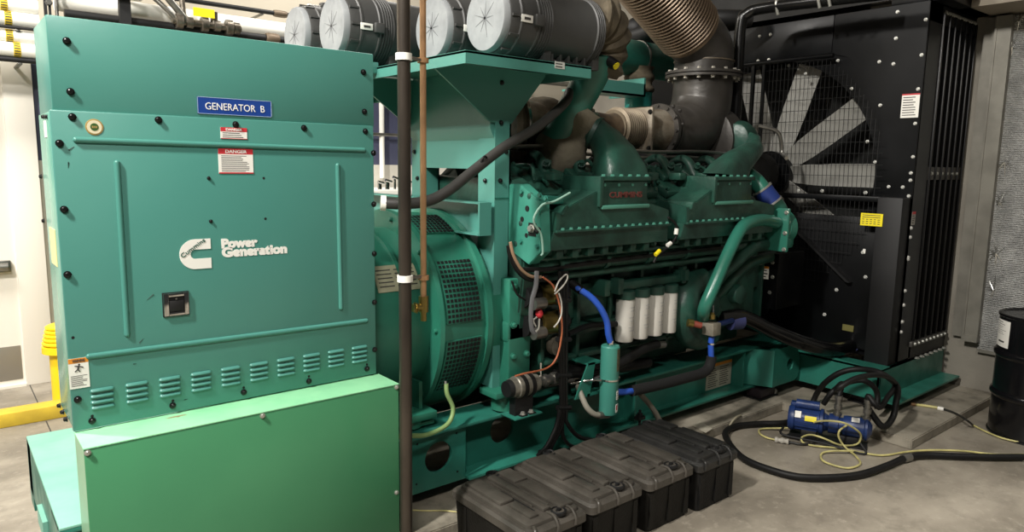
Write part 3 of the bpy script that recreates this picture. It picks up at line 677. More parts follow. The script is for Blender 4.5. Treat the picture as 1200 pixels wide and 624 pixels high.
# ================================================================ air cleaner stand
st = thing('air_cleaner_stand', 'teal steel stand with wide tray and hopper shaped gussets holding the air cleaners', 'stand', (2.4, 3.1, .475))
zt0, zt1 = 2.335, 2.395
mb = MB(); mb.box(1.99, 2.82, 2.8, 5.2, zt1-.012, zt1-.002); mb.box(1.99, 2.002, 2.8, 5.2, zt0, zt1); mb.box(2.808, 2.82, 2.8, 5.2, zt0, zt1); mb.box(2.002, 2.808, 2.8, 2.812, zt0, zt1); mb.box(1.99, 2.82, 5.188, 5.2, zt0, zt1)
mb.build('tray', TEAL, st)
sticker(st, '-y', (P(650, 76, y=2.8).x, 2.8, P(650, 80, y=2.8).z), .07, .035, rows=2, base=mat('plate_silver', 'b9bcb4', .4), label='small silver plate on the tray edge')
for y in (3.08, 3.92):
    mb = MB(); mb.prism([(2.0, zt1-.02), (2.74, zt1-.02), (2.74, 2.36), (2.50, 2.09), (2.36, 2.09), (2.0, 2.34)], 'y', y, y+.012); mb.build('gusset', TEAL, st)
mb = MB(); mb.box(2.392, 2.404, 3.09, 3.93, 1.84, zt1-.02); mb.build('cross_sheet', TEAL, st)
mb = MB(); mb.hexa([(2.36, 3.09, 2.06), (2.392, 3.09, 2.0), (2.392, 3.93, 2.0), (2.36, 3.93, 2.06), (2.36, 3.09, 2.07), (2.392, 3.09, 2.385), (2.392, 3.93, 2.385), (2.36, 3.93, 2.07)]) ; mb.build('bent_flange', TEAL, st)
for y in (3.08, 3.79):
    mb = MB(); mb.box(2.40, 2.497, y, y+.012, .61 if y < 3.2 else .49, 2.09); mb.box(2.388, 2.40, y, y+.15, .61 if y < 3.2 else .49, 2.09); mb.box(2.487, 2.497, y, y+.14, 1.2, 2.09); mb.build('post', TEAL, st)
mb = MB(); mb.box(2.386, 2.50, 3.076, 3.08, 1.683, 1.687); mb.build('post_seam', TEALD, st)
def bx_(px, py, y=None, x=None, r=.011):
    if y: v = P(px, py, y=y); MB().bolt((v.x, y, v.z), (0, -1, 0), r, .014).build('bolt', BOLTM, st)
    else: v = P(px, py, x=x); MB().bolt((x, v.y, v.z), (-1, 0, 0), r, .014).build('bolt', BOLTM, st)
for q in ((588, 97), (587, 144), (593, 178), (586, 212)): bx_(*q, y=3.08)
for q in ((567, 144), (569, 212), (486, 178), (489.5, 209), (490, 148)): bx_(*q, x=2.386)
# channel beam
mb = MB(); x0 = 2.28; z1 = P(562, 238, x=x0).z; z0 = P(562, 277, x=x0).z
mb.box(x0+.07, x0+.082, 3.08, 5.0, z0, z1); mb.box(x0, x0+.082, 3.08, 5.0, z1-.008, z1); mb.box(x0, x0+.082, 3.08, 5.0, z0, z0+.008); mb.box(x0, x0+.08, 3.07, 3.082, z0, z1); mb.build('channel_beam', TEAL, st)
for z in (z0+.05, z1-.05): MB().bolt((x0+.07, 3.13, z), (-1, 0, 0), .011, .014).build('beam_bolt', ZINC, st)

# ================================================================ air cleaners
def air_cleaner(loc, label):
    x, y, z = loc; t = thing('air_cleaner', label, 'air cleaner', (x, y, z-.2), 'canister air cleaners on the tray')
    R = .178
    MB().lathe((x, y, z), (1, 0, 0), [(0, .14), (0, .158), (.008, .163), (.035, .165), (.04, .172)], 48).build('end_cover', ACF, t)
    mb = MB()
    for k in range(9):
        a = 2*PI*k/9+.3; L = (.10, .07, .085)[k % 3]
        mb.hexa([(x-.0012, y, z-.0), (x-.0012, y+.004*math.cos(a+PI/2), z+.004*math.sin(a+PI/2)), (x-.0012, y+L*math.cos(a), z+L*math.sin(a)), (x-.0012, y-.004*math.cos(a+PI/2), z-.004*math.sin(a+PI/2)),
                 (x+.004, y, z), (x+.004, y+.004*math.cos(a+PI/2), z+.004*math.sin(a+PI/2)), (x+.004, y+L*math.cos(a), z+L*math.sin(a)), (x+.004, y-.004*math.cos(a+PI/2), z-.004*math.sin(a+PI/2))])
    mb.build('cover_creases', mat('crease_grey', '66686a', .6), t)
    prof = [(.035, .16), (.035, .172), (.05, .176), (.09, .178), (.095, .186), (.105, .186), (.11, .182), (.20, .186), (.205, .192), (.215, .192), (.22, .186)]
    for k in range(5): prof += [(.225+.016*k, .184), (.229+.016*k, .192), (.235+.016*k, .192), (.239+.016*k, .184)]
    prof += [(.31, .183), (.62, .183)]
    for k in range(4): prof += [(.625+.016*k, .184), (.629+.016*k, .193), (.636+.016*k, .193), (.64+.016*k, .184)]
    prof += [(.70, .178), (.71, .16)]
    MB().lathe((x, y, z), (1, 0, 0), prof, 56, cap=True).build('canister', ACG, t)
    for k in range(12):
        a = 2*PI*k/12; mb = MB(); c = Vector((x+.052, y+.178*math.cos(a), z+.178*math.sin(a)))
        mb.box(-.015, .04, -.006, .006, -.004, .006); mb.xf(Matrix.Translation(c) @ Matrix.Rotation(a-PI/2, 4, 'X')); mb.build('rib', ACG, t)
    for a in (PI*1.02, PI*.52, PI*1.52):
        c = Vector((x+.085, y+.185*math.cos(a), z+.185*math.sin(a))); T = Matrix.Translation(c) @ Matrix.Rotation(a-PI/2, 4, 'X')
        mb = MB(); mb.box(0, .075, -.018, .018, 0, .006, .002).xf(T); cl = mb.build('clip', WHITE, t)
        MB().box(.018, .058, -.006, .006, .005, .008).xf(T).build('clip_slot', INK, cl)
        mb = MB(); mb.box(.08, .14, -.028, .028, -.002, .028, .008).xf(T); mb.build('latch_block', ACG, t)
    for xx in (.30, .66):
        mb = MB(); mb.box(x+xx, x+xx+.05, y-.12, y-.02, z-.205, z-.12, .004); mb.box(x+xx, x+xx+.05, y+.02, y+.12, z-.205, z-.12, .004); mb.build('saddle', ACG, t)
    mb = MB(); mb.box(x+.30, x+.7, y-.08, y+.08, z-.2, z-.16, .01)
    for k in range(5): mb.box(x+.36+.06*k, x+.375+.06*k, y-.11, y+.11, z-.19, z-.14)
    mb.build('base_ribs', ACG, t)
    return t
air_cleaner((2.25, 3.0, 2.6), 'air cleaner canister nearest the front corner of the tray')
air_cleaner((2.2, 3.42, 2.6), 'air cleaner canister half hidden behind the copper pipe')
air_cleaner((1.83, 3.88, 2.625), 'air cleaner canister just above the cabinet corner, third from the tray front')
air_cleaner((1.80, 4.33, 2.63), 'small looking air cleaner canister farthest back on the tray')
# support under the rearmost pair
mb = MB().box(1.72, 2.0, 3.65, 4.55, 2.36, 2.42, .003); mb.build('tray_extension', TEAL, st)

# ================================================================ wall/air pipes: teal intake pipework
ip = thing('intake_pipe', 'slanting teal intake pipe running down from the near air cleaner boot', 'pipe', (3.0, 3.2, 2.3))
a = Vector((3.08, 3.12, 2.42)); b2 = P(655, 150, y=3.3)
MB().tube([P(700, 62, y=3.05), P(697, 80, y=3.08), P(683, 108, y=3.16), P(665, 140, y=3.25), P(652, 165, y=3.3)], .10, seg=32).build('tube', TEALD, ip)
c1 = P(686, 92, y=3.02)
MB().tube([P(703, 20, y=2.98)+Vector((-.1, 0, 0)), P(706, 25, y=3.0), P(712, 55, y=3.05), P(703, 88, y=3.1)], .14, seg=32, sub=10, rf=lambda t, L: .145+.012*math.sin(L*75)+.006*math.sin(L*31)-.03*t).build('boot', BLKT2, ip)
mb = MB(); p = P(722, 77, y=2.92); q = P(712, 70, y=2.98); mb.cyl(q, p, .03); g = mb.build('service_gauge', BLKM, ip); d_ = (p-q).normalized(); MB().cyl(p, p+d_*.006, .022).build('gauge_face', YELL, g)
MB().tube([P(690, 130, y=3.2), P(668, 160, y=3.28), P(648, 190, y=3.36), P(634, 200, y=3.5)], .15, seg=32, sub=10, rf=lambda t, L: .145+.02*math.sin(L*26)+.02*t).build('blanket', BLKT, ip)
for q0, q1 in (((700, 62), (697, 68)),): pass
ip2 = thing('intake_pipe', 'large horizontal teal intake pipe behind the ribbed exhaust bellows', 'pipe', (4.7, 4.4, 2.8))
MB().cyl((3.9, 4.4, 2.82), (5.62, 4.4, 2.82), .155, seg=40).build('tube', TEALD, ip2)
MB().lathe((5.0, 4.4, 2.82), (1, 0, 0), [(0, .15), (0, .162), (.02, .162), (.02, .15)], 40).build('clamp_band', STEEL, ip2)
for px, py, w in ((748, 120, 0), (851, 125, 1)):
    y = 4.35; v = P(px, py, y=y)
    t = ip2
    MB().cyl((v.x, y, 2.15), (v.x, y, 2.54), .12, seg=32).build('downpipe', mat('downpipe_teal', '2f8f86', .35), t)
    MB().tube([(v.x, y, 2.52), (v.x, y, 2.60), (v.x, y, 2.74)], .13, seg=28, sub=10, rf=lambda t_, L: .125+.012*math.sin(L*60)).build('boot', BLKT2, t)
    MB().lathe((v.x, y, 2.53), (0, 0, 1), [(0, .12), (0, .128), (.015, .128), (.015, .12)], 32).build('clamp_band', STEEL, t)
mb = MB(); a = P(690, 98, y=4.1); b2 = P(757, 90, y=4.1)
mb.box(a.x-.1, b2.x, 4.1, 4.12, a.z-.055, a.z+.05); mb.box(a.x-.1, b2.x, 4.1, 4.3, a.z-.055, a.z-.04); mb.box(b2.x-.02, b2.x, 4.1, 4.5, a.z-.05, a.z+.1)
mb.build('support_bracket', TEAL, ip2)

# ================================================================ exhaust
ex = thing('exhaust_elbow', 'dark grey cast exhaust elbow with bolted flange between turbo and bellows', 'exhaust pipe', (4.85, 3.6, 2.1))
fz = 2.585; fx = 4.90; R = .235
MB().tube([(4.38, 3.6, 2.14), (4.48, 3.6, 2.13), (4.64, 3.6, 2.13), (4.79, 3.6, 2.20), (4.88, 3.6, 2.34), (4.90, 3.6, 2.47), (4.90, 3.6, 2.58)], R, seg=48, sub=10, rf=lambda t, L: .18+.055*min(1, t*2.2)).build('elbow', EXH, ex)
MB().lathe((fx, 3.6, fz-.012), (0, 0, 1), [(0, .23), (0, .300), (.020, .300), (.020, .23)], 64).build('lower_flange', EXH, ex)
MB().lathe((fx, 3.6, fz+.016), (0, 0, 1), [(0, .23), (0, .300), (.020, .300), (.020, .23)], 64).build('upper_flange', EXH, ex)
for k in range(16):
    a = 2*PI*(k+.3)/16; c = Vector((fx+.270*math.cos(a), 3.6+.270*math.sin(a), fz)); mb = MB()
    mb.hexb(c+Vector((0, 0, -.012)), (0, 0, -1), .015, .02); mb.hexb(c+Vector((0, 0, .036)), (0, 0, 1), .015, .018); mb.build('flange_bolt', mat('bolt_dull', 'a8a49a', .45, metal=.4), ex)
MB().lathe((4.36, 3.6, 2.14), (1, 0, 0), [(0, .15), (0, .205), (.03, .205), (.03, .15)], 48).build('inlet_flange', EXH, ex)
MB().lathe((4.41, 3.6, 2.14), (1, 0, 0), [(0, .15), (0, .20), (.025, .20), (.025, .15)], 48).build('clamp_ring', EXH, ex)
for k in range(12):
    a = 2*PI*k/12; MB().hexb((4.36, 3.6+.188*math.cos(a), 2.14+.188*math.sin(a)), (-1, 0, 0), .013, .014).build('inlet_bolt', EXH, ex)
for px, py in ((793, 137), (789, 125), (797, 130), (800, 146)): 
    v = P(px, py, y=3.345); MB().hexb((v.x, v.y, v.z), (0, -1, .2), .012, .01).build('plug', EXH, ex)
eb = thing('exhaust_bellows', 'ribbed bronze flexible exhaust bellows rising to the ceiling at upper left', 'exhaust pipe', (4.8, 3.6, 2.85))
MB().cyl((fx, 3.6, fz+.03), (fx, 3.6, 2.715), .232, seg=48).build('collar', EXH, eb)
MB().lathe((fx, 3.6, 2.70), (0, 0, 1), [(0, .23), (0, .238), (.01, .238), (.01, .23)], 48).build('weld_bead', CASTM, eb)
dv = (P(778, 0, y=3.6)-P(826, 60, y=3.6)).normalized(); s0 = Vector((fx, 3.6, 2.80)); 
elb = [Vector((fx, 3.6, 2.70)), Vector((fx-.005, 3.6, 2.76)), Vector((fx-.05, 3.6, 2.83)), Vector((fx-.05, 3.6, 2.83))+dv*.16]
MB().tube(elb, .229, seg=48, sub=8).build('mitre_elbow', EXH, eb)
e0 = elb[-1]
prof = [(0, .2), (0, .24), (.02, .24)]
for k in range(46):
    t = .03+.03*k; prof += [(t, .225), (t+.006, .246), (t+.014, .252), (t+.022, .246), (t+.026, .225)]
MB().lathe(e0, dv, prof, 48).build('convolutions', BRONZE, eb, ang=60)
# light grey casting and turbo plumbing left of the elbow
tq = thing('turbo_exhaust_manifold', 'pale weathered turbo outlet casting with short metal bellows left of the elbow', 'exhaust manifold', (4.0, 3.6, 2.0))
MB().tube([(4.36, 3.6, 2.14), (4.28, 3.6, 2.145), (4.2, 3.6, 2.15), (4.11, 3.6, 2.15)], .2, seg=32, sub=8, rf=lambda t, L: .165-.05*t).build('outlet_cone', CASTM, tq)
v = P(746, 150, y=3.4)
mb = MB(); mb.box(4.08, 4.11, 3.42, 3.78, 1.98, 2.30, .02); mb.build('square_flange', CASTM, tq)
for dy, dz in ((3.44, 2.0), (3.44, 2.26), (3.76, 2.0), (3.76, 2.26)): MB().hexb((4.08, dy, dz), (-1, 0, 0), .014, .014).build('flange_bolt', BOLTM, tq)
prof = [(0, .13)]
for k in range(9): prof += [(.02+.022*k, .125), (.028+.022*k, .15), (.034+.022*k, .15), (.04+.022*k, .125)]
MB().lathe((3.86, 3.6, 2.14), (1, 0, 0), prof, 36).build('short_bellows', mat('steel_bellows', '857a68', .4, metal=.5, col2='54483a', nscale=8, namt=.7), tq)
MB().tube([(3.88, 3.6, 2.13), (3.5, 3.62, 2.10), (3.3, 3.66, 2.06), (3.1, 3.7, 2.0)], .15, seg=28, sub=6, rf=lambda t, L: .12+.010*math.sin(L*70)).build('wrapped_pipe', mat('rusty_wrap', '53432f', .85, col2='2e251b', nscale=14, namt=.9, bump=.7, bscale=25), tq)
v = P(612, 146, y=3.5)
MB().lathe((v.x-.1, 3.6, v.z), (1, -.1, 0), [(0, .12), (0, .20), (.04, .205), (.10, .17), (.3, .15)], 32).build('turbo_housing', CASTM, tq)
mb = MB().lathe((v.x-.02, 3.6, v.z), (1, -.1, 0), [(0, .2), (0, .225), (.02, .225), (.02, .2)], 32); mb.build('v_clamp', CHROME, tq)
MB().sphere((v.x+.28, 3.62, v.z-.02), .22, (1.1, 1, 1)).build('wrapped_turbine', BLKT2, tq)
# right hand turbo (behind elbow)
MB().lathe((4.92, 3.3, 2.1), (1, .15, 0), [(0, .06), (.02, .11), (.1, .14), (.18, .12), (.2, .09), (.3, .08)], 36).build('compressor_housing', ENG, tq)
MB().lathe((4.85, 3.55, 2.08), (1, 0, 0), [(0, .12), (.05, .26), (.2, .27), (.25, .2)], 36).build('turbine_housing', EXH, tq)
MB().tube([(5.1, 3.2, 2.2), (5.22, 3.1, 2.15), (5.3, 3.1, 2.0), (5.2, 3.0, 1.95)], .015).build('oil_line', STEEL, tq)

# ================================================================ engine
en = thing('diesel_engine', 'large teal V diesel engine with twin intake plenums and white filters', 'engine', (3.7, 3.6, .475))
# block and crankcase
MB().prism([(3.16, .62), (4.05, .62), (4.15, .9), (4.15, 1.3), (3.95, 1.55), (3.25, 1.55), (3.05, 1.3), (3.05, .9)], 'x', 2.62, 4.9, .02).build('block', ENG, en)
MB().box(2.65, 5.0, 3.2, 4.0, .50, .66, .03).build('oil_pan', ENG, en)
mb = MB(); mb.prism([(2.96, 1.26), (3.0, 1.74), (3.12, 1.80), (3.6, 1.78), (4.1, 1.80), (4.25, 1.3), (4.1, .6), (3.2, .6), (3.02, .8)], 'x', 2.50, 2.62, .012); mb.build('flywheel_housing', ENG, en)
for (px, py) in ((613, 228), (612, 262), (606, 286), (622, 230), (636, 236)): 
    v = P(px, py, x=2.5); 
    if 2.9 < v.y < 4.2: MB().bolt((2.5, v.y, v.z), (-1, 0, 0), .017, .016).build('housing_bolt', ENG, en)
mb = MB(); mb.prism([(3.08, 1.76), (2.99, 1.765), (2.82, 1.675), (2.80, 1.41), (2.90, 1.33), (3.08, 1.40)], 'x', 2.488, 2.56, .004); epl = mb.build('end_plate', mat('end_plate_lit_paint', '3c8674', .4, col2='2e6f5f', nscale=6, namt=.7), en)  # plate colour itself carries the light on this end face
for (px, py, rr) in ((618, 244.6, .016), (612, 257, .014), (617, 276, .012)): v = P(px, py, x=2.488); MB().cyl((2.49, v.y, v.z), (2.485, v.y, v.z), rr).build('cover_hole', BLKM, epl)
v = P(624, 268, x=2.488); MB().box(2.484, 2.49, v.y-.03, v.y+.03, v.z-.04, v.z+.03).build('cover_opening', BLKM, epl); MB().hexb((2.484, v.y, v.z), (-1, 0, 0), .018, .02).build('sensor', ZINC, epl)
for (px, py) in ((633, 229), (640, 232.5), (612, 225), (611, 283), (630, 289)): v = P(px, py, x=2.488); MB().hexb((2.488, v.y, v.z), (-1, 0, 0), .012, .012).build('plate_bolt', TEALD, epl)
mb = MB(); mb.box(2.56, 2.68, 2.84, 3.08, 1.66, 1.70, .004); mb.build('top_ledge', TEALD, epl)
for (py_, pz_) in ():
    mb = MB(); mb.cyl((2.502, py_, pz_), (2.494, py_, pz_), .02); mb.build('cover_hole', BLKM, en)
# side covers, ribs and rails along the near side
mb = MB()
for k in range(8):
    x = 2.72+.285*k; mb.box(x, x+.24, 3.02, 3.07, .95, 1.16, .012)
mb.build('side_cover', ENG, en)
mb = MB()
for k in range(9):
    x = 2.68+.285*k; mb.box(x, x+.03, 3.0, 3.1, .66, 1.3, .006)
mb.build('block_ribs', ENG, en)
mb = MB(); mb.box(2.7, 4.6, 2.98, 3.06, .86, .92, .01); mb.box(2.7, 4.9, 3.0, 3.08, .70, .735, .01); mb.build('side_rail', ENG, en)
mb = MB()
for z, r, y in ((1.31, .04, 2.92), (1.24, .022, 2.94), (1.36, .014, 2.88)): mb.cyl((2.55, y, z), (4.75, y, z), r, seg=14)
for k in range(6): mb.lathe((2.70+.38*k, 2.92, 1.31), (1, 0, 0), [(0, .04), (0, .05), (.03, .05), (.03, .04)], 12)
mb.build('fuel_rail', ENG, en)
mb = MB(); rng = random.Random(11)
for k in range(20):
    x = 2.6+.11*k; mb.cyl((x, 2.88, 1.40), (x+.03, 2.92, 1.30), .012, seg=8); mb.box(x-.02, x+.03, 2.86, 2.95, 1.38, 1.42, .008); mb.hexb((x, 2.86, 1.395), (0, -1, 0), .014, .012)
mb.build('injector_lines', ENG, en)
# cylinder heads and rocker housings
def rocker(x, y, rotx=.5):
    T = Matrix.Translation((x, y, 1.70)) @ Matrix.Rotation(rotx, 4, 'X')
    mb = MB(); mb.box(-.115, .115, -.20, .20, -.16, .05, .02); mb.box(-.10, .10, -.17, .17, .05, .11, .02); mb.box(-.04, .04, -.05, .05, .11, .15, .01); mb.xf(T); h = mb.build('cylinder_head', ENG, en)
    mb = MB()
    for i in (-.08, .08):
        for j in (-.14, .14): mb.hexb((i, j, .11), (0, 0, 1), .013, .014)
    mb.xf(T); mb.build('head_bolts', ENG, h)
for k in range(8):
    rocker(2.76+.285*k, 3.22, .55); rocker(2.76+.285*k, 3.98, -.55)
for k in range(8):
    x = 2.80+.285*k
    mb = MB(); mb.tube([(x, 3.12, 1.80), (x+.02, 3.2, 1.90), (x+.05, 3.3, 1.93), (x+.1, 3.42, 1.9)], .03, seg=12, rf=lambda t, L: .035-.01*t); mb.cyl((x+.02, 3.14, 1.85), (x-.02, 3.10, 1.88), .024, seg=12); mb.hexb((x-.02, 3.10, 1.88), (-.4, -.6, .6), .016, .02); mb.box(x-.05, x+.02, 3.0, 3.1, 1.78, 1.83, .01); mb.box(x+.03, x+.08, 3.16, 3.26, 1.84, 1.9, .01); mb.build('injector_body', ENG, en)
mb = MB(); rng = random.Random(21)
for k in range(18):
    x = 2.62+.13*k; y0 = rng.uniform(3.0, 3.1); z0 = rng.uniform(1.72, 1.8)
    mb.tube([(x, y0, z0), (x+rng.uniform(.0, .12), y0+.12, z0+rng.uniform(.05, .12)), (x+rng.uniform(.05, .2), y0+.3, z0+rng.uniform(.0, .1)), (x+rng.uniform(.1, .2), y0+.45, z0+.02)], .011, seg=8)
mb.build('fuel_lines', ENG, en)
mb = MB()
for z, y in ((1.97, 3.3), (1.93, 3.45)): mb.tube([(2.6, y, z), (3.2, y, z+.02), (3.9, y-.02, z), (4.5, y, z+.015), (5.0, y, z)], .012, seg=8)
mb.build('upper_lines', STEEL, en)
mb = MB(); mb.tube([(2.52, 3.4, 1.86), (2.9, 3.45, 1.9), (3.4, 3.46, 1.88)], .06, seg=16, rf=lambda t, L: .06+.008*math.sin(L*60)); mb.build('exhaust_runner', MATS['rusty_wrap'], en)

def PP(a, b, y): return tuple(P(a, b, y=y))
# intake plenums
def plenum(X0, X1, bx0, bx1, letters):
    m = thing_part = MB()
    yf = 2.80
    body = MB()
    body.prism([(X0, 1.515), (X1, 1.515), (X1, 1.605), (bx1+.02, 1.655), (bx1, 1.72), (bx0, 1.72), (bx0-.01, 1.735), (X0+.10, 1.655), (X0+.05, 1.632), (X0, 1.60)], 'y', yf, 3.06, .005)
    pb = body.build('intake_plenum', ENG, en)
    lo_ = MB(); lo_.prism([(X0-.02, 1.515), (X0-.06, 1.41), (X1, 1.41), (X1, 1.515)], 'y', yf+.004, 3.1, .003); lo_.build('lower_body', ENG, pb)
    lo_ = MB()
    for k in range(int((X1-X0)/.12)): lo_.box(X0+.02+.12*k, X0+.07+.12*k, yf+.02, 3.0, 1.36, 1.41, .006)
    lo_.build('lower_lugs', ENG, pb)
    lip = MB(); lip.box(X0-.02, X1, yf-.022, 3.1, 1.508, 1.522, .003); lip.build('joint_flange', ENG, pb)
    n = int((X1-X0)/.062)
    for k in range(n): MB().hexb((X0+.03+(X1-X0-.06)*k/(n-1), yf-.012, 1.522), (0, 0, 1), .010, .012).build('flange_bolt', mat('bolt_teal', '47806f', .4), pb)
    # end cap flange
    mb = MB(); mb.prism([(yf-.01, 1.515), (yf-.01, 1.615), (3.05, 1.66), (3.05, 1.515)], 'x', X0-.022, X0+.012, .004); mb.build('end_cap', ENG, pb)
    mb = MB(); mb.hexa([(X0+.02, yf-.008, 1.60), (X0+.045, yf-.008, 1.60), (X0+.045, 3.05, 1.60), (X0+.02, 3.05, 1.60), (X0+.05, yf-.008, 1.648), (X0+.075, yf-.008, 1.655), (X0+.075, 3.05, 1.655), (X0+.05, 3.05, 1.648)], .003); mb.build('duct_flange', ENG, pb)
    # centre block
    mb = MB(); mb.box(bx0, bx1, yf-.006, 3.08, 1.62, 1.785, .008); cb_ = mb.build('centre_block', ENG, pb)
    MB().box(bx0-.018, bx1+.018, yf-.018, 3.1, 1.785, 1.81, .004).build('top_flange', ENG, cb_)
    MB().box(bx0-.01, bx1+.01, yf-.022, yf+.02, 1.625, 1.648, .006).build('rim', mat('lit_rim', '4f8a78', .4), cb_)  # light catching the rim is painted in as a brighter teal
    MB().box(bx0-.03, bx0-.0, yf-.02, 3.09, 1.64, 1.81, .004).build('side_flange', ENG, cb_)
    for k in range(6): MB().hexb((bx0+.01+(bx1-bx0-.02)*k/5, yf-.004, 1.81), (0, 0, 1), .012, .012).build('block_bolt', MATS['bolt_teal'], cb_)
    for k in range(4): MB().hexb((bx0+.02+(bx1-bx0-.04)*k/3, yf, 1.762), (0, -1, 0), .010, .010).build('block_bolt', MATS['bolt_teal'], cb_)
    if letters: text('CUMMINS', 'raised_lettering', REDE, cb_, (bx0+.06, yf-.007, 1.690), .045, width=(bx1-bx0)*.72, bold=.0015, ext=.002)
    return pb
p1 = plenum(2.60, 3.54, 2.93, 3.32, True)
p2 = plenum(3.72, 4.74, 4.00, 4.42, False)
def elbow(cx, name, pts, r0):
    mb = MB(); mb.tube(pts, r0, seg=32, sub=8, rf=lambda t, L: (.17-.065*min(1, t*1.5))); return mb.build(name, ENG, en)
def rect_elbow(path, name):
    """duct whose section goes from a wide rectangle to a round pipe; path: (centre, width, depth, roundness, direction)"""
    secs = []
    for c, w, d_, k, dr in path:
        c = Vector(c); dr = Vector(dr).normalized(); side = Vector((1, 0, 0)); side = (side-dr*side.dot(dr)).normalized(); oth = dr.cross(side)
        ring = []
        for i in range(28):
            a = 2*PI*i/28; n_ = 2+6*(1-k); cc, ss = math.cos(a), math.sin(a)
            rr = (abs(cc)**n_+abs(ss)**n_)**(-1/n_)
            ring.append(c+side*(w*rr*cc)+oth*(d_*rr*ss))
        secs.append(ring)
    return MB().loft(secs).build(name, ENG, en)
rect_elbow([(PP(727, 207, 2.94), .175, .11, .3, (0, 0, 1)), (PP(725, 196, 2.955), .165, .105, .5, (-.05, .1, 1)), (PP(719, 183, 2.985), .145, .10, .8, (-.3, .35, 1)), (PP(711, 170, 3.03), .125, .095, .95, (-.6, .55, .8)), (PP(702, 160, 3.09), .105, .092, 1, (-.7, .8, .6)), (PP(692, 150, 3.17), .095, .09, 1, (-.7, 1, .6)), (PP(680, 138, 3.28), .09, .088, 1, (-.7, 1, .5))], 'intake_elbow')
mb = MB(); 
for k in range(3): mb.lathe(Vector(PP(699, 157, 3.115))+(Vector(PP(680, 138, 3.28))-Vector(PP(699, 157, 3.115)))*.28*k, (-.7, 1, .55), [(0, .08), (0, .104), (.025, .104), (.025, .08)], 28)
mb.build('hose_clamp', ENG, en)
rect_elbow([(PP(851, 209, 2.94), .17, .11, .3, (.2, 0, 1)), (PP(855, 200, 2.95), .13, .105, .6, (.5, .05, 1)), (PP(863, 191, 2.98), .105, .10, .9, (1, .1, .8)), (PP(872, 184, 3.02), .095, .095, 1, (1, .2, .7)), (PP(880, 177, 3.08), .09, .09, 1, (.7, .5, .9)), (PP(881, 170, 3.16), .088, .088, 1, (-.2, 1, .8)), (PP(872, 166, 3.26), .088, .088, 1, (-.9, .8, .2)), (PP(862, 168, 3.34), .085, .085, 1, (-1, .5, 0))], 'intake_elbow')
# coolant plumbing
CPT = mat('coolant_pipe_paint', '2f7362', .3, col2='29604f', nscale=4, namt=.6)
a = [P(910, 261, y=2.80), P(893, 258, y=2.78), P(876, 262, y=2.76), P(866, 272, y=2.75), P(852, 300, y=2.74), P(838, 332, y=2.74), P(826, 360, y=2.76), P(824, 372, y=2.82)]
MB().tube(a, .042, seg=24, sub=8).build('coolant_pipe', CPT, en)
a = [P(905, 285, y=2.92), P(880, 290, y=2.9), P(855, 312, y=2.92), P(828, 330, y=2.95), P(808, 338, y=3.0)]
MB().tube(a, .055, seg=24, sub=6).build('lower_coolant_pipe', ENG, en)
MB().tube([P(905, 300, y=2.98), P(875, 310, y=2.98), P(850, 335, y=2.98), P(835, 350, y=3.0)], .045, seg=20).build('lower_coolant_pipe', ENG, en)
c = P(914, 264, y=2.82)
mb = MB(); mb.box(c.x-.06, c.x-.03, 2.72, 2.95, c.z-.19, c.z+.13, .01); mb.build('thermostat_flange', CPT, en)
mb = MB(); mb.lathe((c.x-.03, 2.85, c.z-.02), (1, 0, 0), [(0, .1), (.02, .13), (.09, .14), (.14, .1), (.16, .04)], 24); mb.box(c.x-.02, c.x+.09, 2.74, 2.96, c.z-.17, c.z+.02, .03); mb.build('thermostat_housing', CPT, en)
for z in (-.17, -.05, .1):
    for y in (2.74, 2.93): MB().hexb((c.x-.06, y, c.z+z), (-1, 0, 0), .013, .014).build('housing_bolt', ZINC, en)
a = [P(917, 262, y=2.85), P(912, 244, y=2.85), P(900, 232, y=2.88), P(888, 215, y=2.95), P(876, 205, y=3.05)]
MB().tube(a, .06, seg=20).build('bypass_pipe', CPT, en)
p0, p1_ = P(905, 238, y=2.86), P(893, 222, y=2.92)
sl = MB().tube([p0, p1_], .074, seg=20, smooth=False).build('hose_sleeve', BCLAMP, en)
for q in (p0, p1_): MB().lathe(q, p1_-p0, [(-.006, .070), (-.006, .079), (.008, .079), (.008, .070)], 20).build('clamp', ZINC, sl)
# water pump volute
wp = P(812, 362, y=2.98)
mb = MB(); mb.tube([P(822, 325, y=3.0), P(806, 338, y=2.98), P(800, 360, y=2.96), P(804, 385, y=2.96), P(818, 396, y=2.98), P(832, 392, y=3.02)], .1, seg=24, sub=8, rf=lambda t, L: .075+.035*math.sin(PI*min(1, t*1.1))); mb.build('water_pump', ENG, en)
MB().lathe(P(822, 358, y=3.02), (0, -1, 0), [(0, .12), (.05, .12), (.09, .09), (.1, .03)], 28).build('pump_cover', ENG, en)
MB().cyl(P(806, 396, y=2.96), P(806, 404, y=2.96), .03).build('drain_boss', ENG, en)
mb = MB(); mb.lathe((4.55, 3.05, .95), (0, -1, 0), [(0, .22), (.05, .22), (.08, .18), (.08, .08), (.14, .07), (.15, .02)], 32); mb.build('gear_cover', ENG, en)
mb = MB(); mb.prism([(4.3, .7), (4.88, .7), (4.88, 1.5), (4.75, 1.6), (4.35, 1.35)], 'y', 3.0, 3.1, .02); mb.build('front_cover', ENG, en)
mb = MB()
for k in range(10):
    a_ = 2*PI*k/10; mb.hexb((4.55+.2*math.cos(a_), 3.0, .95+.2*math.sin(a_)), (0, -1, 0), .012, .014)
mb.build('cover_bolts', ENG, en)
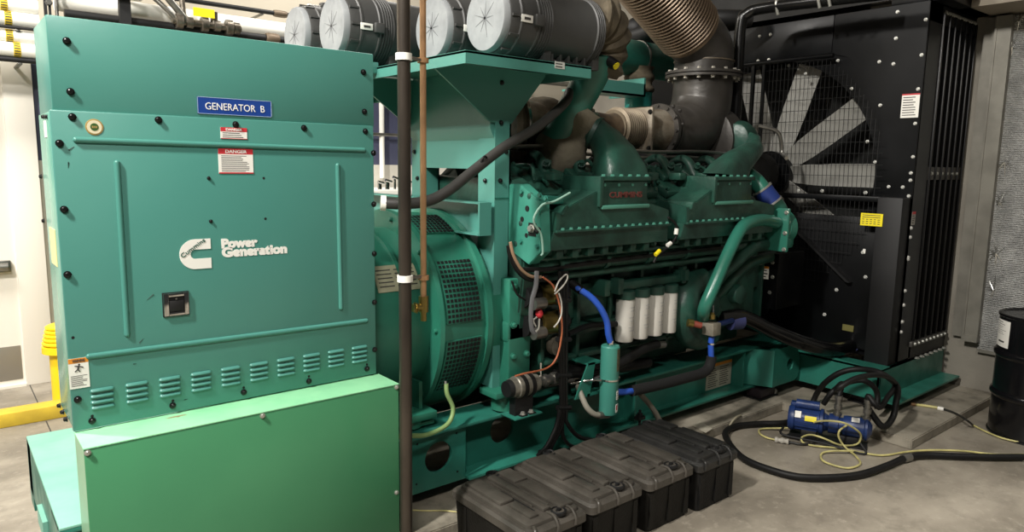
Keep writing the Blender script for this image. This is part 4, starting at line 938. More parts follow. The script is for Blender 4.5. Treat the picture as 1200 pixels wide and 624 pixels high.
# filters
yfl = 2.95
xs = [P(px, 372, y=yfl).x for px in (732, 750, 767, 782.5)]
r_ = .058
zt = P(733, 353, y=yfl-.06).z; zb = P(733, 403, y=yfl-.06).z
for i, x in enumerate(xs):
    x = xs[0]+(xs[3]-xs[0])*i/3
    f = MB().lathe((x, yfl, zb+.0), (0, 0, 1), [(0, .02), (0, .055), (.012, r_), (zt-zb-.01, r_), (zt-zb, r_-.004)], 36).build('oil_filter', FILT, en)
    f['label'] = 'white spin-on filter canister'
    MB().lathe((x, yfl, zt), (0, 0, 1), [(0, r_+.003), (.05, r_+.003), (.055, r_-.006)], 36).build('filter_head', ENG, f)
    mb = MB(); rng = random.Random(9)
    for k in range(9):
        z = zt-.03-.021*k; a0 = math.radians(-rng.uniform(20, 35)+10); a1 = math.radians(30+rng.uniform(0, 12))
        pts = [Vector((x+(r_+.0006)*math.sin(a0+(a1-a0)*j/5), yfl-(r_+.0006)*math.cos(a0+(a1-a0)*j/5), z)) for j in range(6)]
        if k % 3: mb.tube(pts, .0011, seg=5, smooth=False)
    mb.build('printed_lines', mat('filter_print', '8a8f98', .5), f)
mb = MB(); x0, x1 = xs[0]-.1, xs[3]+.1; mb.box(x0, x1, 2.93, 3.06, zt+.055, zt+.11, .012); mb.box(x0-.02, x0+.03, 2.90, 3.06, zt+.04, zt+.14, .01); mb.box(x0-.14, x0-.09, 2.90, 3.06, zt+.04, zt+.14, .01); mb.box(x0-.1, x0, 2.95, 3.04, zt+.06, zt+.12, .01); mb.prism([(2.9, zt+.05), (3.02, zt+.05), (3.02, zt+.16), (2.9, zt+.16)], 'x', x1-.02, x1+.06, .02); mb.build('filter_header', ENG, en)
# starter motors, brass bodied
for (px, py, nm) in ((640, 345, 'upper'), (640, 379, 'lower')):
    v = P(px, py, y=2.98); sm = MB().lathe((v.x-.16, 3.0, v.z), (1, 0, 0), [(0, .03), (0, .062), (.10, .062), (.10, .055)], 24).build('starter_nose', BLKM, en)
    s2_ = MB().lathe((v.x-.06, 2.98, v.z), (1, 0, 0), [(0, .05), (0, .066), (.13, .066), (.135, .07), (.15, .07), (.155, .05)], 28).build('starter_motor', BRASS, en); s2_['label'] = 'brass plated starter motor body'
    MB().lathe((v.x+.10, 2.98, v.z), (1, 0, 0), [(0, .05), (.05, .05), (.06, .02)], 20).build('end_cap', BLKM, s2_)
    MB().lathe((v.x-.14, 2.93, v.z-.035), (1, 0, 0), [(0, .02), (0, .034), (.08, .034), (.08, .02)], 20).build('solenoid', STEEL, s2_)
v = P(632, 368, y=2.93); MB().sphere(v, .022, (1, 1, 1.2)).build('terminal_boot', RED, en)
MB().box(2.60, 2.95, 3.03, 3.09, .88, 1.26).build('starter_recess', BLKM, en)
# wiring loom clipped to the engine front corner
wl = thing('wiring_loom', 'bundle of black cables with white and orange wires dropping down engine corner', 'cable', (2.75, 2.85, .4))
def wr(name, pts, r, m, par=wl, y=2.9, **k):
    P_ = [P(q[0], q[1], y=(q[2] if len(q) > 2 else y)) for q in pts]; return MB().tube(P_, r, seg=8, **k).build(name, m, par)
for dx in (0, 4, 8): wr('cable', [(656+dx, 318), (657+dx*.8, 350), (657+dx*.6, 400), (657+dx*.7, 440), (658+dx*.5, 480), (655+dx*.7, 500), (640+dx, 530), (632+dx*6, 530+dx)] if dx != 8 else [(664, 318), (663, 400), (663, 480), (664, 495), (678, 512), (700, 517)], .013, RUB, y=2.86)
wr('cable', [(659, 490), (660, 512), (672, 524), (690, 522)], .011, RUB, y=2.86)
wr('cable', [(656, 480), (652, 500), (641, 523), (630, 535)], .013, RUB, y=2.85)
for z in (352, 398, 440, 478): wr('tie', [(653, z), (668, z)], .016, BLKM, y=2.86, smooth=False)
wr('orange_wire', [(636, 325), (648, 335), (655, 355), (658, 372), (658, 395), (652, 420), (640, 432), (615, 438), (604, 441)], .0055, COPW, y=2.84)
wr('white_wire', [(650, 345), (660, 335), (665, 326), (663, 322), (655, 330), (650, 342)], .0045, WIREW, y=2.83)
wr('white_wire', [(655, 344), (658, 355), (658, 368), (654, 378), (649, 384)], .0045, WIREW, y=2.83)
wr('white_wire', [(632, 374), (631, 385), (626, 391)], .0055, WIREW, y=2.85); wr('white_wire', [(629, 372), (625, 376), (628, 383)], .0045, WIREW, y=2.85)
wr('grey_cable', [(629, 318), (628, 335), (624, 350), (622, 368), (623, 385), (626, 391)], .013, mat('grey_cable', '77777a', .5), y=2.84)
wr('brown_wire', [(598, 284), (602, 300), (611, 316), (622, 324), (634, 325)], .009, mat('tan_wire', 'a08268', .5), y=2.86)
wr('cable', [(597, 288), (600, 303), (609, 319), (622, 327), (640, 326)], .018, RUB, y=2.88)
wr('cable', [(610, 316), (640, 316), (680, 310), (760, 300), (850, 290)], .014, RUB, y=2.88)
wr('cable', [(600, 330), (606, 345), (616, 352)], .006, RUB, y=2.88)
wr('cable', [(666, 392), (690, 382), (722, 380)], .018, RUB, y=2.93); 
# small harness on the engine end face
wr('white_wire', [(668, 226), (650, 236), (636, 240), (627, 252), (626, 262), (634, 275), (636, 295), (634, 300)], .006, mat('pale_teal_wire', '8ab0a0', .5), y=2.78)
wr('connector', [(632, 268), (628, 273)], .012, BLKM, y=2.79, smooth=False)
# harness with white and yellow tags between the plenums
wr('harness', [(783, 255), (791, 262), (794, 272), (790, 282), (780, 292), (771, 299), (766, 308)], .008, RUB, y=2.74)
for (a0, b0, m_) in (((793, 268), (792, 275), WHITE), ((786, 285), (782, 288), WHITE), ((773, 294), (768, 299), YELL)): wr('tag', [a0, b0], .013, m_, y=2.735, smooth=False)
# hose
gh = thing('conduit_hose', 'thick grey rubber hose sweeping from cabinet side up across the stand', 'hose', (1.9, 2.9, 1.7))
hp = [P(448, 238, y=2.98), P(470, 239, y=2.94), P(500, 236, y=2.92), P(525, 224, y=2.92), P(555, 200, y=2.94), P(590, 173, y=2.96), P(625, 152, y=2.98), P(648, 134, y=3.0), P(664, 118, y=3.02), P(667, 108, y=3.08)]
MB().tube(hp, .027, seg=18, sub=8).build('hose', HGREY, gh)
MB().cyl(P(446, 238, y=2.99), P(452, 238.3, y=2.98), .036).build('white_collar', WHITEP, gh)
q = P(566, 191, y=2.94); MB().tube([q+Vector((-.03, 0, -.03)), q+Vector((-.01, -.02, .03)), q+Vector((.03, 0, .02))], .006).build('hose_tie', RUB, gh)
# standing pipe and copper tube
sp = thing('standing_pipe', 'tall dark steel pipe standing just right of the green cabinet', 'pipe', (1.53, 2.6, 0))
q0 = P(474.5, 300, y=2.6)
MB().cyl((q0.x, 2.6, 0), (q0.x-.0, 2.6, 6.3), .027, seg=24).build('pipe', DPIPE, sp)
for py in (67, 326.5):
    z = P(475, py, y=2.6).z; MB().lathe((q0.x, 2.6, z-.014), (0, 0, 1), [(0, .027), (0, .034), (.028, .034), (.028, .027)], 20).build('white_clamp', WHITEP, sp)
    MB().cyl((q0.x+.03, 2.6, z), (q0.x+.12, 2.62, z-.004), .007).build('clamp_bolt', STEEL, sp)
ct = thing('copper_tube', 'slender copper tube with bottom valve hanging beside the dark steel pipe', 'tube', (1.62, 2.62, 1.2))
q1 = P(496, 200, y=2.62); zb_ = P(496, 350, y=2.62).z
MB().cyl((q1.x, 2.62, zb_), (q1.x, 2.62, 6.3), .0135, seg=16).build('tube', COPPER, ct)
mb = MB(); mb.cyl((q1.x, 2.62, zb_-.06), (q1.x, 2.62, zb_+.01), .022); mb.cyl((q1.x, 2.62, zb_-.10), (q1.x, 2.62, zb_-.06), .014); mb.cyl((q1.x-.045, 2.61, zb_-.035), (q1.x, 2.62, zb_-.035), .015); mb.hexb((q1.x-.045, 2.61, zb_-.035), (-1, 0, 0), .02, .015); mb.build('drain_valve', BRASS, ct)
for py in (71, 325.5): z = P(496, py, y=2.62).z; MB().lathe((q1.x, 2.62, z-.01), (0, 0, 1), [(0, .017), (0, .024), (.02, .024), (.02, .017)], 16).build('clamp', COPPER, ct)

# ================================================================ radiator
XF = 5.70
rd = thing('radiator', 'huge black radiator assembly with fan guard, bolted panels and finned side', 'radiator', (6.1, 3.6, .385))
yn, yf_ = 2.25, 4.95; zt_ = 3.09; zb_ = .40
fcY, fcZ, fr = 3.50, 1.82, .96
# shroud face made round the fan opening
mb = MB(); poly = [(yn, zb_), (yf_, zb_), (yf_, zt_), (yn, zt_)]
poly_with_hole(mb, poly, fcY, fcZ, fr, 'x', XF, XF+.012, 64); mb.build('shroud_panel', BLK, rd)
MB().lathe((XF+.012, fcY, fcZ), (1, 0, 0), [(0, fr+.015), (.0, fr), (.25, fr-.02), (.25, fr+.0)], 64, cap=False).build('fan_ring', BLK, rd)
# raised upper plenum panel and corner panel, with chamfered seam
mb = MB(); mb.prism([(yn, 1.66), (2.5, 1.66), (2.53, 2.43), (2.83, 2.75), (2.95, 2.78), (2.95, 3.085), (yn, 3.085)], 'x', XF-.012, XF, .003); mb.build('corner_panel', BLK, rd)
mb = MB(); mb.box(XF-.010, XF, 2.96, 4.9, 2.78, 3.085, .002); mb.build('upper_panel', BLK, rd)
mb = MB(); mb.box(XF, 6.60, yn, yn+.012, zt_-.14, zt_); mb.box(XF, 6.62, yn, 4.95, zt_-.01, zt_); mb.build('top_tank', BLK, rd)
MB().box(XF+.55, XF+.62, yn+.05, yf_, .45, 3.0).build('core', CORE, rd)
# side channels and fins
SIDE = mat('side_black', '0a0a0a', .4, col2='101011', nscale=3, namt=.5, spec=.25)
def vx(px, py): return P(px, py, y=yn).x
cols = [(5.70, 5.78, .0), (5.80, 5.97, .02)]
mb = MB(); mb.box(5.70, 5.93, yn, yn+.012, zb_, zt_); mb.build('side_panel', mat('side_sheen', '17181a', .35, spec=.3), rd)
MB().box(6.30, 6.62, yn+.1, yn+.12, zb_, zt_-.01).build('back_panel', BLKM, rd)
MB().box(5.93, 6.648, yn+.09, yn+.10, zb_+.1, zt_-.02).build('dark_recess', BLKM, rd)
for i, x in enumerate((5.95, 6.06, 6.17, 6.28, 6.39, 6.50, 6.59)):
    mb = MB(); mb.box(x, x+.018, yn-.01, yn+.10, zb_+.12, zt_-.06, .002); mb.box(x, x+.05, yn+.07, yn+.09, zb_+.12, zt_-.06); f = mb.build('side_channel', SIDE, rd)
    for z in (.75, 1.25, 1.75, 2.2, 2.65, 2.95):
        if (i+int(z*4)) % 2: MB().hexb((x+.04, yn+.07, z+.03*i), (0, -1, 0), .014, .012).build('channel_bolt', ZINC, f)
mb = MB(); mb.box(5.93, 6.60, yn-.0, yn+.09, 1.80, 1.90, .004); mb.build('mid_bracket', mat('bracket_grey', '4a4844', .45, metal=.3), rd)
for k in range(6): MB().hexb((6.0+.1*k, yn-.0, 1.85), (0, -1, 0), .012, .012).build('bracket_bolt', ZINC, rd)
mb = MB(); mb.box(5.9, 6.6, yn-.02, yn+.09, zb_+.09, zb_+.13, .003); mb.build('lower_bracket', MATS['bracket_grey'], rd)
for k in range(9): MB().hexb((5.95+.075*k, yn-.02, zb_+.11), (0, -1, 0), .012, .012).build('bracket_bolt', ZINC, rd)
mb = MB(); mb.box(5.9, 6.62, yn, yn+.02, zb_-.015, zb_+.09); mb.build('base_rail', BLK, rd)
for k in range(7): MB().hexb((6.0+.09*k, yn-.03, .386), (0, 0, 1), .016, .014).build('foot_bolt', ZINC, rd)
for k in range(16): MB().hexb((5.98+.04*k, yn-.0, 3.04), (0, -1, 0), .011, .011).build('top_bolt', ZINC, rd)
mb = MB(); mb.box(5.75, 6.62, yn-.10, yn+.3, 3.09, 3.15, .004); mb.box(5.9, 6.5, yn-.16, yn+.1, 3.15, 3.21, .004); mb.box(6.05, 6.62, yn-.2, 4.9, 3.21, 3.5); mb.build('discharge_hood', BLK, rd)
# vertical support column in front
mb = MB(); a = P(1016, 240, x=5.6); mb.box(5.56, 5.70, 2.26, 2.44, .385, 1.665, .003); mb.build('corner_column', BLKM, rd)
mb = MB(); mb.box(5.62, 5.70, 2.44, 4.6, 1.625, 1.665, .003); mb.build('cross_rail', BLK, rd)
mb = MB(); mb.hexa([(5.60, 3.30, 1.50), (5.60, 3.27, 1.50), (5.60, 2.62, .98), (5.60, 2.65, .98), (5.69, 3.30, 1.50), (5.69, 3.27, 1.50), (5.69, 2.62, .98), (5.69, 2.65, .98)]); mb.build('brace', BLKM, rd)
MB().box(5.66, 5.70, 2.44, 4.75, .45, 1.50, .002).build('lower_panel', BLK, rd)
# panel bolts
wb = [(1052, 14), (1085, 23), (1050, 45), (1080, 64.5), (1076, 104.5), (1072.5, 145), (1047, 75), (1030.5, 72.5), (982, 71), (998, 104), (1031.5, 123.5), (1016.5, 166), (1025.5, 190), (1070, 184), (1067.5, 203), (1067, 211.5), (1041.5, 219), (1058, 219.5), (1065, 230), (1040, 234.5), (1056, 235.5), (1044.5, 243), (1059.5, 243.5), (1052, 249), (924.5, 77), (944, 86.5), (890.5, 42.5), (903, 40.5), (888.5, 71.5), (901, 70)]
for px, py in wb: v = P(px, py, x=XF-.012); MB().hexb((XF-.012, v.y, v.z), (-1, 0, 0), .0105, .012).build('panel_bolt', mat('panel_bolt', 'd0d0ca', .3, metal=.3), rd)
wb = [(1011, 296), (1014, 325), (1024, 331), (1031, 305), (1021.5, 358), (980, 340), (966, 369), (1018, 389), (935.5, 223.5), (963, 224), (1014, 226)]
for px, py in wb: v = P(px, py, x=5.655); MB().hexb((5.66, v.y, v.z), (-1, 0, 0), .012, .012).build('panel_bolt', MATS['panel_bolt'], rd)
wb = [(1051, 280), (1051, 304), (1057.5, 305), (1054, 342.5), (1051, 379), (1050, 391), (1061, 268), (1046, 361)]
for px, py in wb: v = P(px, py, y=yn-.0); MB().hexb((max(5.72, v.x), yn, v.z), (0, -1, 0), .012, .012).build('column_bolt', MATS['panel_bolt'], rd)
# labels
a = P(1055, 138.5, x=XF-.012); w = .125
sticker(rd, '-x', (XF-.012, a.y, a.z), w, .175, RED, .06, 8, base=WHITE, foot=None, label='white warning label on the upper corner panel')
a = P(1008, 264, x=5.62); v = P(1035, 249, x=5.62)
ys = sheet('yellow_label', YELL, rd, '-x', (5.555, P(1008, 264, x=5.555).y, P(1008, 264, x=5.555).z), .165, .095, label='bright yellow data label')
mb = MB(); f = uvn('-x', (5.555, P(1008, 264, x=5.555).y, P(1008, 264, x=5.555).z)); 
for r in range(5):
    for c_ in range(5 if r > 1 else 1): 
        u0 = .012+.029*c_; u1 = u0+(.018 if r > 1 else .135); v0 = .078-.016*r
        mb.hexa([f(u0, v0, .0015), f(u1, v0, .0015), f(u1, v0+.005, .0015), f(u0, v0+.005, .0015), f(u0, v0, .003), f(u1, v0, .003), f(u1, v0+.005, .003), f(u0, v0+.005, .003)])
mb.build('printed_lines', INK, ys)
a = P(1046, 266, y=yn); sticker(rd, '-y', (5.72, yn, a.z), .06, .10, RED, .2, 4, base=mat('grey_label', '9a968e', .5), label='small grey label on the radiator side')
a = P(987, 387, x=5.655); sheet('brass_plate', mat('brass_plate', '8a8450', .4, metal=.4), rd, '-x', (5.655, a.y, a.z), .09, .05)
a = P(1011, 297, x=5.655); sheet('white_tag', WHITE, rd, '-x', (5.655, a.y, a.z), .02, .035)
# fan
fan = thing('cooling_fan', 'large grey bladed cooling fan behind the wire guard in the radiator', 'fan', (5.9, fcY, fcZ))
FANM = mat('fan_blade', '9a9993', .5, metal=.1, col2='82817b', nscale=5, namt=.6)
MB().lathe((5.78, fcY, fcZ), (1, 0, 0), [(0, .1), (0, .2), (.12, .2), (.14, .1)], 36).build('hub', BLK, fan)
for k in range(10):
    a = math.radians(36*k); secs = []
    for t in (0, .25, .5, .75, 1):
        r = .17+.80*t; w = .075+.025*min(1, t*3); tw = math.radians(24-8*t); c_ = Vector((5.84, fcY, fcZ)); rad = Vector((0, math.cos(a), math.sin(a))); tan = Vector((0, -math.sin(a), math.cos(a)))
        ch = tan*math.cos(tw)+Vector((1, 0, 0))*math.sin(tw); nn = rad.cross(ch)
        secs.append([c_+rad*r+ch*w+nn*.0, c_+rad*r+nn*.012, c_+rad*r-ch*w, c_+rad*r-ch*w*.98-nn*.006, c_+rad*r+nn*.004, c_+rad*r+ch*w*.98-nn*.006])
    MB().loft(secs).build('blade', FANM, fan)
# guard
gd = thing('fan_guard', 'black wire mesh fan guard on posts in front of the fan', 'guard', (5.6, 3.5, .9))
mb = MB(); xg = 5.625
n = 58
for i in range(n+1):
    y = 2.50+i*(4.55-2.50)/n; h_ = math.sqrt(max(0, 1.05**2-(y-fcY)**2)); zl = max(fcZ-h_, .95); zh = min(fcZ+h_+.02, 2.78)
    if zh-zl > .05: mb.box(xg-.0013, xg+.0013, y-.0013, y+.0013, zl, zh)
mb.build('vertical_wires', BLKM, gd)
mb = MB()
for i in range(22):
    z = .95+i*.087; h_ = math.sqrt(max(0, 1.05**2-(z-fcZ)**2)); mb.cyl((xg-.003, fcY-h_, z), (xg-.003, min(fcY+h_, 4.55), z), .0022, seg=6)
mb.build('horizontal_wires', BLKM, gd)
for y in (3.60, 3.50): MB().box(5.60, 5.625, y-.012, y+.012, .9, 2.76).build('post', BLK, gd)
for z in (2.76,): MB().cyl((5.61, 2.9, z), (5.61, 4.5, z), .02).build('top_bar', BLK, gd)
mb = MB(); mb.lathe((5.55, fcY, fcZ), (1, 0, 0), [(0, .05), (0, .16), (.10, .18), (.12, .16)], 30); mb.build('drive_hub', BLKM, gd)
mb = MB(); mb.box(5.1, 5.56, 3.26, 4.0, .62, 1.5, .03); mb.build('belt_housing', BLKM, gd)
# little warning plate on the black guard box
mb = MB(); a = P(885, 350, x=5.05); b2 = P(925, 300, x=5.05); bxo = thing('belt_guard', 'black bolted belt guard box with a small white and orange label', 'guard', (5.2, 2.95, .7))
mb.box(5.02, 5.40, 2.90, 3.24, .78, 1.22, .01); mb.build('box_body', BLK, bxo)
a = P(889, 326, x=5.02)
sticker(bxo, '-x', (5.018, P(889, 326, x=5.018).y, P(889, 326, x=5.018).z), .085, .10, ORA, .18, 3, base=WHITE, label='small white warning label')
for px, py in ((905.5, 308), (905.5, 325), (902, 343), (883, 352), (871, 351)): v = P(px, py, x=5.02); MB().hexb((5.02, v.y, v.z), (-1, 0, 0), .012, .012).build('bolt', ZINC, bxo)
# lower coolant hoses in black, going to the radiator
lh = thing('radiator_hose', 'thick glossy black hose running low from engine to radiator', 'hose', (5.2, 2.8, .6))
MB().tube([P(842, 372, y=3.0), P(870, 372, y=2.95), P(905, 388, y=2.85), P(940, 402, y=2.72), P(975, 410, y=2.62), P(1000, 405, y=2.6)], .058, seg=24).build('hose', mat('gloss_black_hose', '0b0b0b', .2), lh)
MB().tube([P(855, 377, y=2.98), P(868, 376, y=2.95)], .064, seg=24, smooth=False).build('blue_sleeve', mat('dull_blue_sleeve', '3a3f6a', .5), lh)
v = P(1003, 408, y=2.6); MB().tube([P(997, 404, y=2.6), P(1005, 405, y=2.6)], .066, seg=24, smooth=False).build('blue_sleeve', mat('dull_blue_sleeve', '3a3f6a', .5), lh)
MB().lathe(P(1008, 404, y=2.6), (1, 0, .1), [(-.01, .066), (-.01, .072), (.01, .072), (.01, .066)], 24).build('clamp', CHROME, lh)
# black vertical support pipe with horizontal run along the radiator top
bp_ = thing('black_pipe_frame', 'glossy black vertical pipe turning right along the radiator top', 'pipe', (5.2, 3.48, 2.0))
pts = [P(866, 168, x=5.2), P(867, 90, x=5.2), P(870, 30, x=5.2)]
v = P(868, 30, x=5.2); q = P(871, 12, x=5.25)
MB().tube([(v.x, v.y, 1.95), (v.x, v.y, 2.5), (v.x, v.y, 3.0), (v.x+.02, v.y-.04, 3.10), (v.x+.06, v.y-.16, 3.13), (v.x+.1, v.y-.6, 3.12), (v.x+.12, v.y-1.1, 3.10)], .045, seg=24, sub=8).build('pipe', mat('pipe_gloss_black', '151515', .25), bp_)
for dy in (.28, .62, .7): MB().tube([(v.x+.06, v.y-dy-.01, 3.06), (v.x+.04, v.y-dy, 3.14), (v.x+.06, v.y-dy, 3.20)], .012).build('strap', ZINC, bp_)
MB().tube([(v.x+.3, v.y+.1, 3.12), (v.x+.05, v.y+.35, 3.12), (v.x-.05, v.y+.8, 3.08), (v.x-.1, 4.9, 3.0)], .07, seg=20).build('rear_pipe', BLKM, bp_)
hb = thing('black_muffler', 'matt black rounded duct end behind the ribbed exhaust bellows', 'duct', (5.0, 4.7, 3.05))
a, b2 = P(745, 33, y=4.7), P(790, 55, y=4.7)
MB().tube([a, b2, b2+(b2-a)*.8], .10, seg=24, smooth=False).build('duct_body', BLKM, hb); MB().sphere(a, .10).build('duct_end', BLKM, hb)
MB().tube([P(835, 18, y=4.4), P(870, 30, y=4.2), P(900, 45, y=4.1)], .05).build('run', BLKM, hb)
# ================================================================ battery boxes
def rrect(x0, x1, y0, y1, r, n=5):
    pts = []
    for cx, cy, a0 in ((x1-r, y1-r, 0), (x0+r, y1-r, PI/2), (x0+r, y0+r, PI), (x1-r, y0+r, 3*PI/2)):
        pts += [(cx+r*math.cos(a0+PI/2*i/n), cy+r*math.sin(a0+PI/2*i/n)) for i in range(n+1)]
    return pts
def rbox(mb, x0, x1, y0, y1, z0, z1, r=.02, taper=0.0, topr=.008):
    L = []
    for z, d in ((z0, taper), (z1-topr, 0), (z1, -topr*-1)):
        L.append([(x, y, z) for x, y in rrect(x0+d, x1-d, y0+d, y1-d, r)])
    return mb.loft(L)
def battery_box(x0, y0, w, d, label, m, rot=0.0):
    t = thing('battery_box', label, 'battery box', (x0+w/2, y0+d/2, 0), 'lidded plastic battery boxes')
    H = .255; x1, y1 = x0+w, y0+d
    mb = MB(); rbox(mb, x0+.012, x1-.012, y0+.012, y1-.012, 0, H, .025, .012, .002)
    for xx in (x0+.04, x0+w*.5, x1-.05): mb.box(xx-.016, xx+.016, y0+.0108, y0+.02, .02, H-.04)
    for yy in (y0+.1, y1-.1): mb.box(x0+.0108, x0+.02, yy-.02, yy+.02, .02, H-.04)
    mb.build('box_body', m, t)
    mb = MB(); rbox(mb, x0, x1, y0, y1, H-.02, H+.028, .03, .0, .012)
    mb.loft([[(x, y, z) for x, y in rrect(x0+.028+q, x1-.028-q, y0+.03+q, y1-.03-q, .025)] for z, q in ((H+.02, 0), (H+.044, .004), (H+.05, .012))])
    # raised ribs lengthways
    zz = H+.05
    def rib(u0, u1, v0, v1, h=.010): mb.box(x0+w*u0, x0+w*u1, y0+d*v0, y0+d*v1, zz-.006, zz+h*1.5, .006)
    rib(.12, .34, .42, .90); rib(.20, .34, .12, .38, .008); rib(.66, .88, .10, .60); rib(.66, .88, .66, .90, .008); rib(.44, .56, .14, .86, .012); rib(.58, .62, .2, .55, .006); rib(.40, .425, .25, .8, .007)
    ml_ = BLID if m is BATT else BLIDN; ld = mb.build('lid', ml_, t)
    mb = MB()
    for u0, u1, v0, v1 in ((.365, .385, .2, .62), (.60, .618, .5, .86), (.35, .38, .84, .9)): mb.box(x0+w*u0, x0+w*u1, y0+d*v0, y0+d*v1, zz-.004, zz+.0015)
    mb.build('lid_grooves', BLKM, ld)
    # screw pocket + strap saddle near the front and back edges
    for yy, sgn in ((y0+.055, 1), (y1-.045, -1)):
        mb = MB(); cx = x0+w*.62
        mb.lathe((cx, yy, zz-.01), (0, 0, 1), [(0, .02), (0, .038), (.012, .038), (.016, .030), (.006, .026), (.006, .001)], 20, cap=False)
        mb.box(cx-.015, cx+.015, yy-.005, yy+.005, zz-.004, zz+.006, .002); mb.cyl((cx, yy, zz-.004), (cx, yy, zz+.010), .010); mb.build('lid_screw', BLKM, ld)
    for sx in (-.055, .055):
        cx = x0+w*.62+sx; mb = MB(); mb.tube([(cx, y0+.075, zz+.002), (cx, y0+.03, zz+.004), (cx, y0-.003, H+.02), (cx, y0-.003, H-.012)], .0065, seg=8); mb.build('lid_clasp', ml_, ld)
    mb = MB(); mb.tube([(x0+w*.16, y0+.03, H+.035), (x0+w*.12, y0+.0, H+.03), (x0+w*.12, y0-.003, H-.012)], .008, seg=8); mb.build('lid_clasp', ml_, ld)
    return t
by0 = 2.16; bd_ = .60
battery_box(1.885, 2.17, .375, .59, 'dusty dark grey battery box nearest the standing pipe', BATT)
battery_box(2.295, 2.185, .375, .60, 'dusty dark grey battery box next to the nearest, second in the row', BATT)
battery_box(2.705, 2.18, .375, .60, 'dusty dark grey battery box beside the blackest box, third in the row', BATT)
battery_box(3.095, 2.16, .365, .60, 'cleaner black battery box at the pump end of the row', BATTN)
t = thing('battery_cable', 'black threaded stud and cable joint behind the blackest battery box', 'cable', (3.1, 2.85, .07))
v = P(753, 482, y=2.83)
mb = MB(); mb.cyl((v.x, 2.85, .07), (v.x, 2.85, v.z), .009); mb.box(v.x-.03, v.x+.03, 2.83, 2.87, v.z-.06, v.z-.04); mb.hexb((v.x, 2.85, v.z-.04), (0, 0, 1), .02, .02); mb.build('stud', BLKM, t)

# ================================================================ coolant heater and its hoses
ht = thing('coolant_heater', 'slim teal cylinder coolant heater clamped to the skid with blue hose on top', 'heater', (3.0, 2.8, .43))
yh = 2.80
a = P(714.5, 405, y=yh); b2 = P(713.5, 484, y=yh)
HX = (a.x+b2.x)/2; HZ1, HZ0 = a.z, b2.z
MB().lathe((HX, yh, HZ0), (0, 0, 1), [(0, .03), (0, .053), (.006, .056), (HZ1-HZ0-.008, .056), (HZ1-HZ0, .05)], 32).build('tank', mat('heater_teal', '41887a', .35), ht)
mb = MB(); mb.lathe((HX, yh, (HZ0+HZ1)/2+.0), (0, 0, 1), [(0, .056), (0, .06), (.01, .06), (.01, .056)], 28); mb.tube([(HX-.07, yh, (HZ0+HZ1)/2+.005), (HX-.12, yh+.03, (HZ0+HZ1)/2+.01), (HX-.2, yh+.12, (HZ0+HZ1)/2-.02)], .008); mb.tube([(HX+.06, yh-.02, (HZ0+HZ1)/2+.005), (HX+.16, yh+.08, (HZ0+HZ1)/2+.01), (HX+.25, yh+.15, (HZ0+HZ1)/2-.04)], .008); mb.build('clamp_band', CHROME, ht)
mb = MB(); z_ = (HZ0+HZ1)/2
mb.prism([(HX-.22, z_-.10), (HX-.10, z_-.10), (HX-.06, z_+.10), (HX-.12, z_+.10)], 'y', yh+.06, yh+.07); mb.box(HX-.12, HX-.0, yh+.06, yh+.2, z_-.10, z_-.085); mb.box(HX-.12, HX, yh+.06, yh+.2, z_+.09, z_+.10); mb.build('bracket', TEALD, ht)
def curved(name, zc, h, a0, a1, m):
    mb = MB(); S = [[(HX+r*math.sin(a), yh-r*math.cos(a), z) for r, z in ((.0562, zc-h/2), (.0575, zc-h/2), (.0575, zc+h/2), (.0562, zc+h/2))] for a in [math.radians(a0+(a1-a0)*i/6) for i in range(7)]]
    return mb.loft(S).build(name, m, ht)
L_ = HZ1-HZ0
o = curved('data_label', HZ0+L_*.80, L_*.32, 0, 42, mat('heater_label', '4a4a38', .5, col2='6a6648', nscale=80, namt=.8))
o = curved('white_label', HZ0+L_*.29, L_*.13, 5, 40, WHITE)
mb = MB(); 
for k in range(3):
    z = HZ0+L_*(.25+.035*k); S = [[(HX+r*math.sin(a), yh-r*math.cos(a), zz) for r, zz in ((.057, z-.001), (.0582, z-.001), (.0582, z+.001), (.057, z+.001))] for a in [math.radians(9+24*i/4) for i in range(5)]]; mb.loft(S)
mb.build('printed_lines', INK, ht)
o = curved('red_label', HZ0+L_*.10, L_*.12, 2, 34, WHITE); curved('red_label_mark', HZ0+L_*.11, L_*.07, 5, 18, RED)
MB().cyl((HX, yh, HZ1-.005), (HX, yh, HZ1+.03), .02).build('top_fitting', CHROME, ht)
t = thing('coolant_hose', 'bright blue hose arching from the engine side down to the heater', 'hose', (HX, yh, HZ1))
MB().tube([(HX, yh, HZ1+.015), P(713, 392, y=yh), P(711, 377, y=2.80), P(704, 362, y=2.81), P(693, 349, y=2.84), P(680, 340, y=2.88), P(674, 336, y=2.92)], .019, seg=18).build('hose', BHOSE, t)
MB().tube([P(682, 341.5, y=2.875), P(676, 337, y=2.91), P(668, 331, y=2.96)], .027).build('hose_end', RUB, t)
t = thing('insulated_hose', 'black foam insulated hose from the heater bottom up to the brass valve', 'hose', (3.4, 2.8, .5))
MB().tube([P(740, 458.5, y=2.78), P(770, 452, y=2.77), P(805, 443, y=2.76), P(822, 438, y=2.76), P(830, 432, y=2.76), P(833, 424, y=2.76), P(834, 418, y=2.76)], .034, seg=20).build('foam_cover', mat('foam_black', '0e0e0e', .85, bump=.2, bscale=80), t)
MB().tube([P(722, 460, y=2.8), P(732, 459.5, y=2.78), P(741, 458.5, y=2.78)], .02).build('blue_hose_end', BHOSE, t)
MB().tube([P(833.5, 420, y=2.76), P(833, 405, y=2.76), P(834, 395, y=2.76)], .02).build('blue_hose_end', BHOSE, t)
MB().lathe(P(833.5, 404, y=2.76), (0, 0, 1), [(0, .02), (0, .025), (.012, .025), (.012, .02)], 16).build('clamp', CHROME, t)
t = thing('shutoff_valve', 'silver block valve with brass stem and red nipple beside the filters', 'valve', (4.0, 2.78, .8))
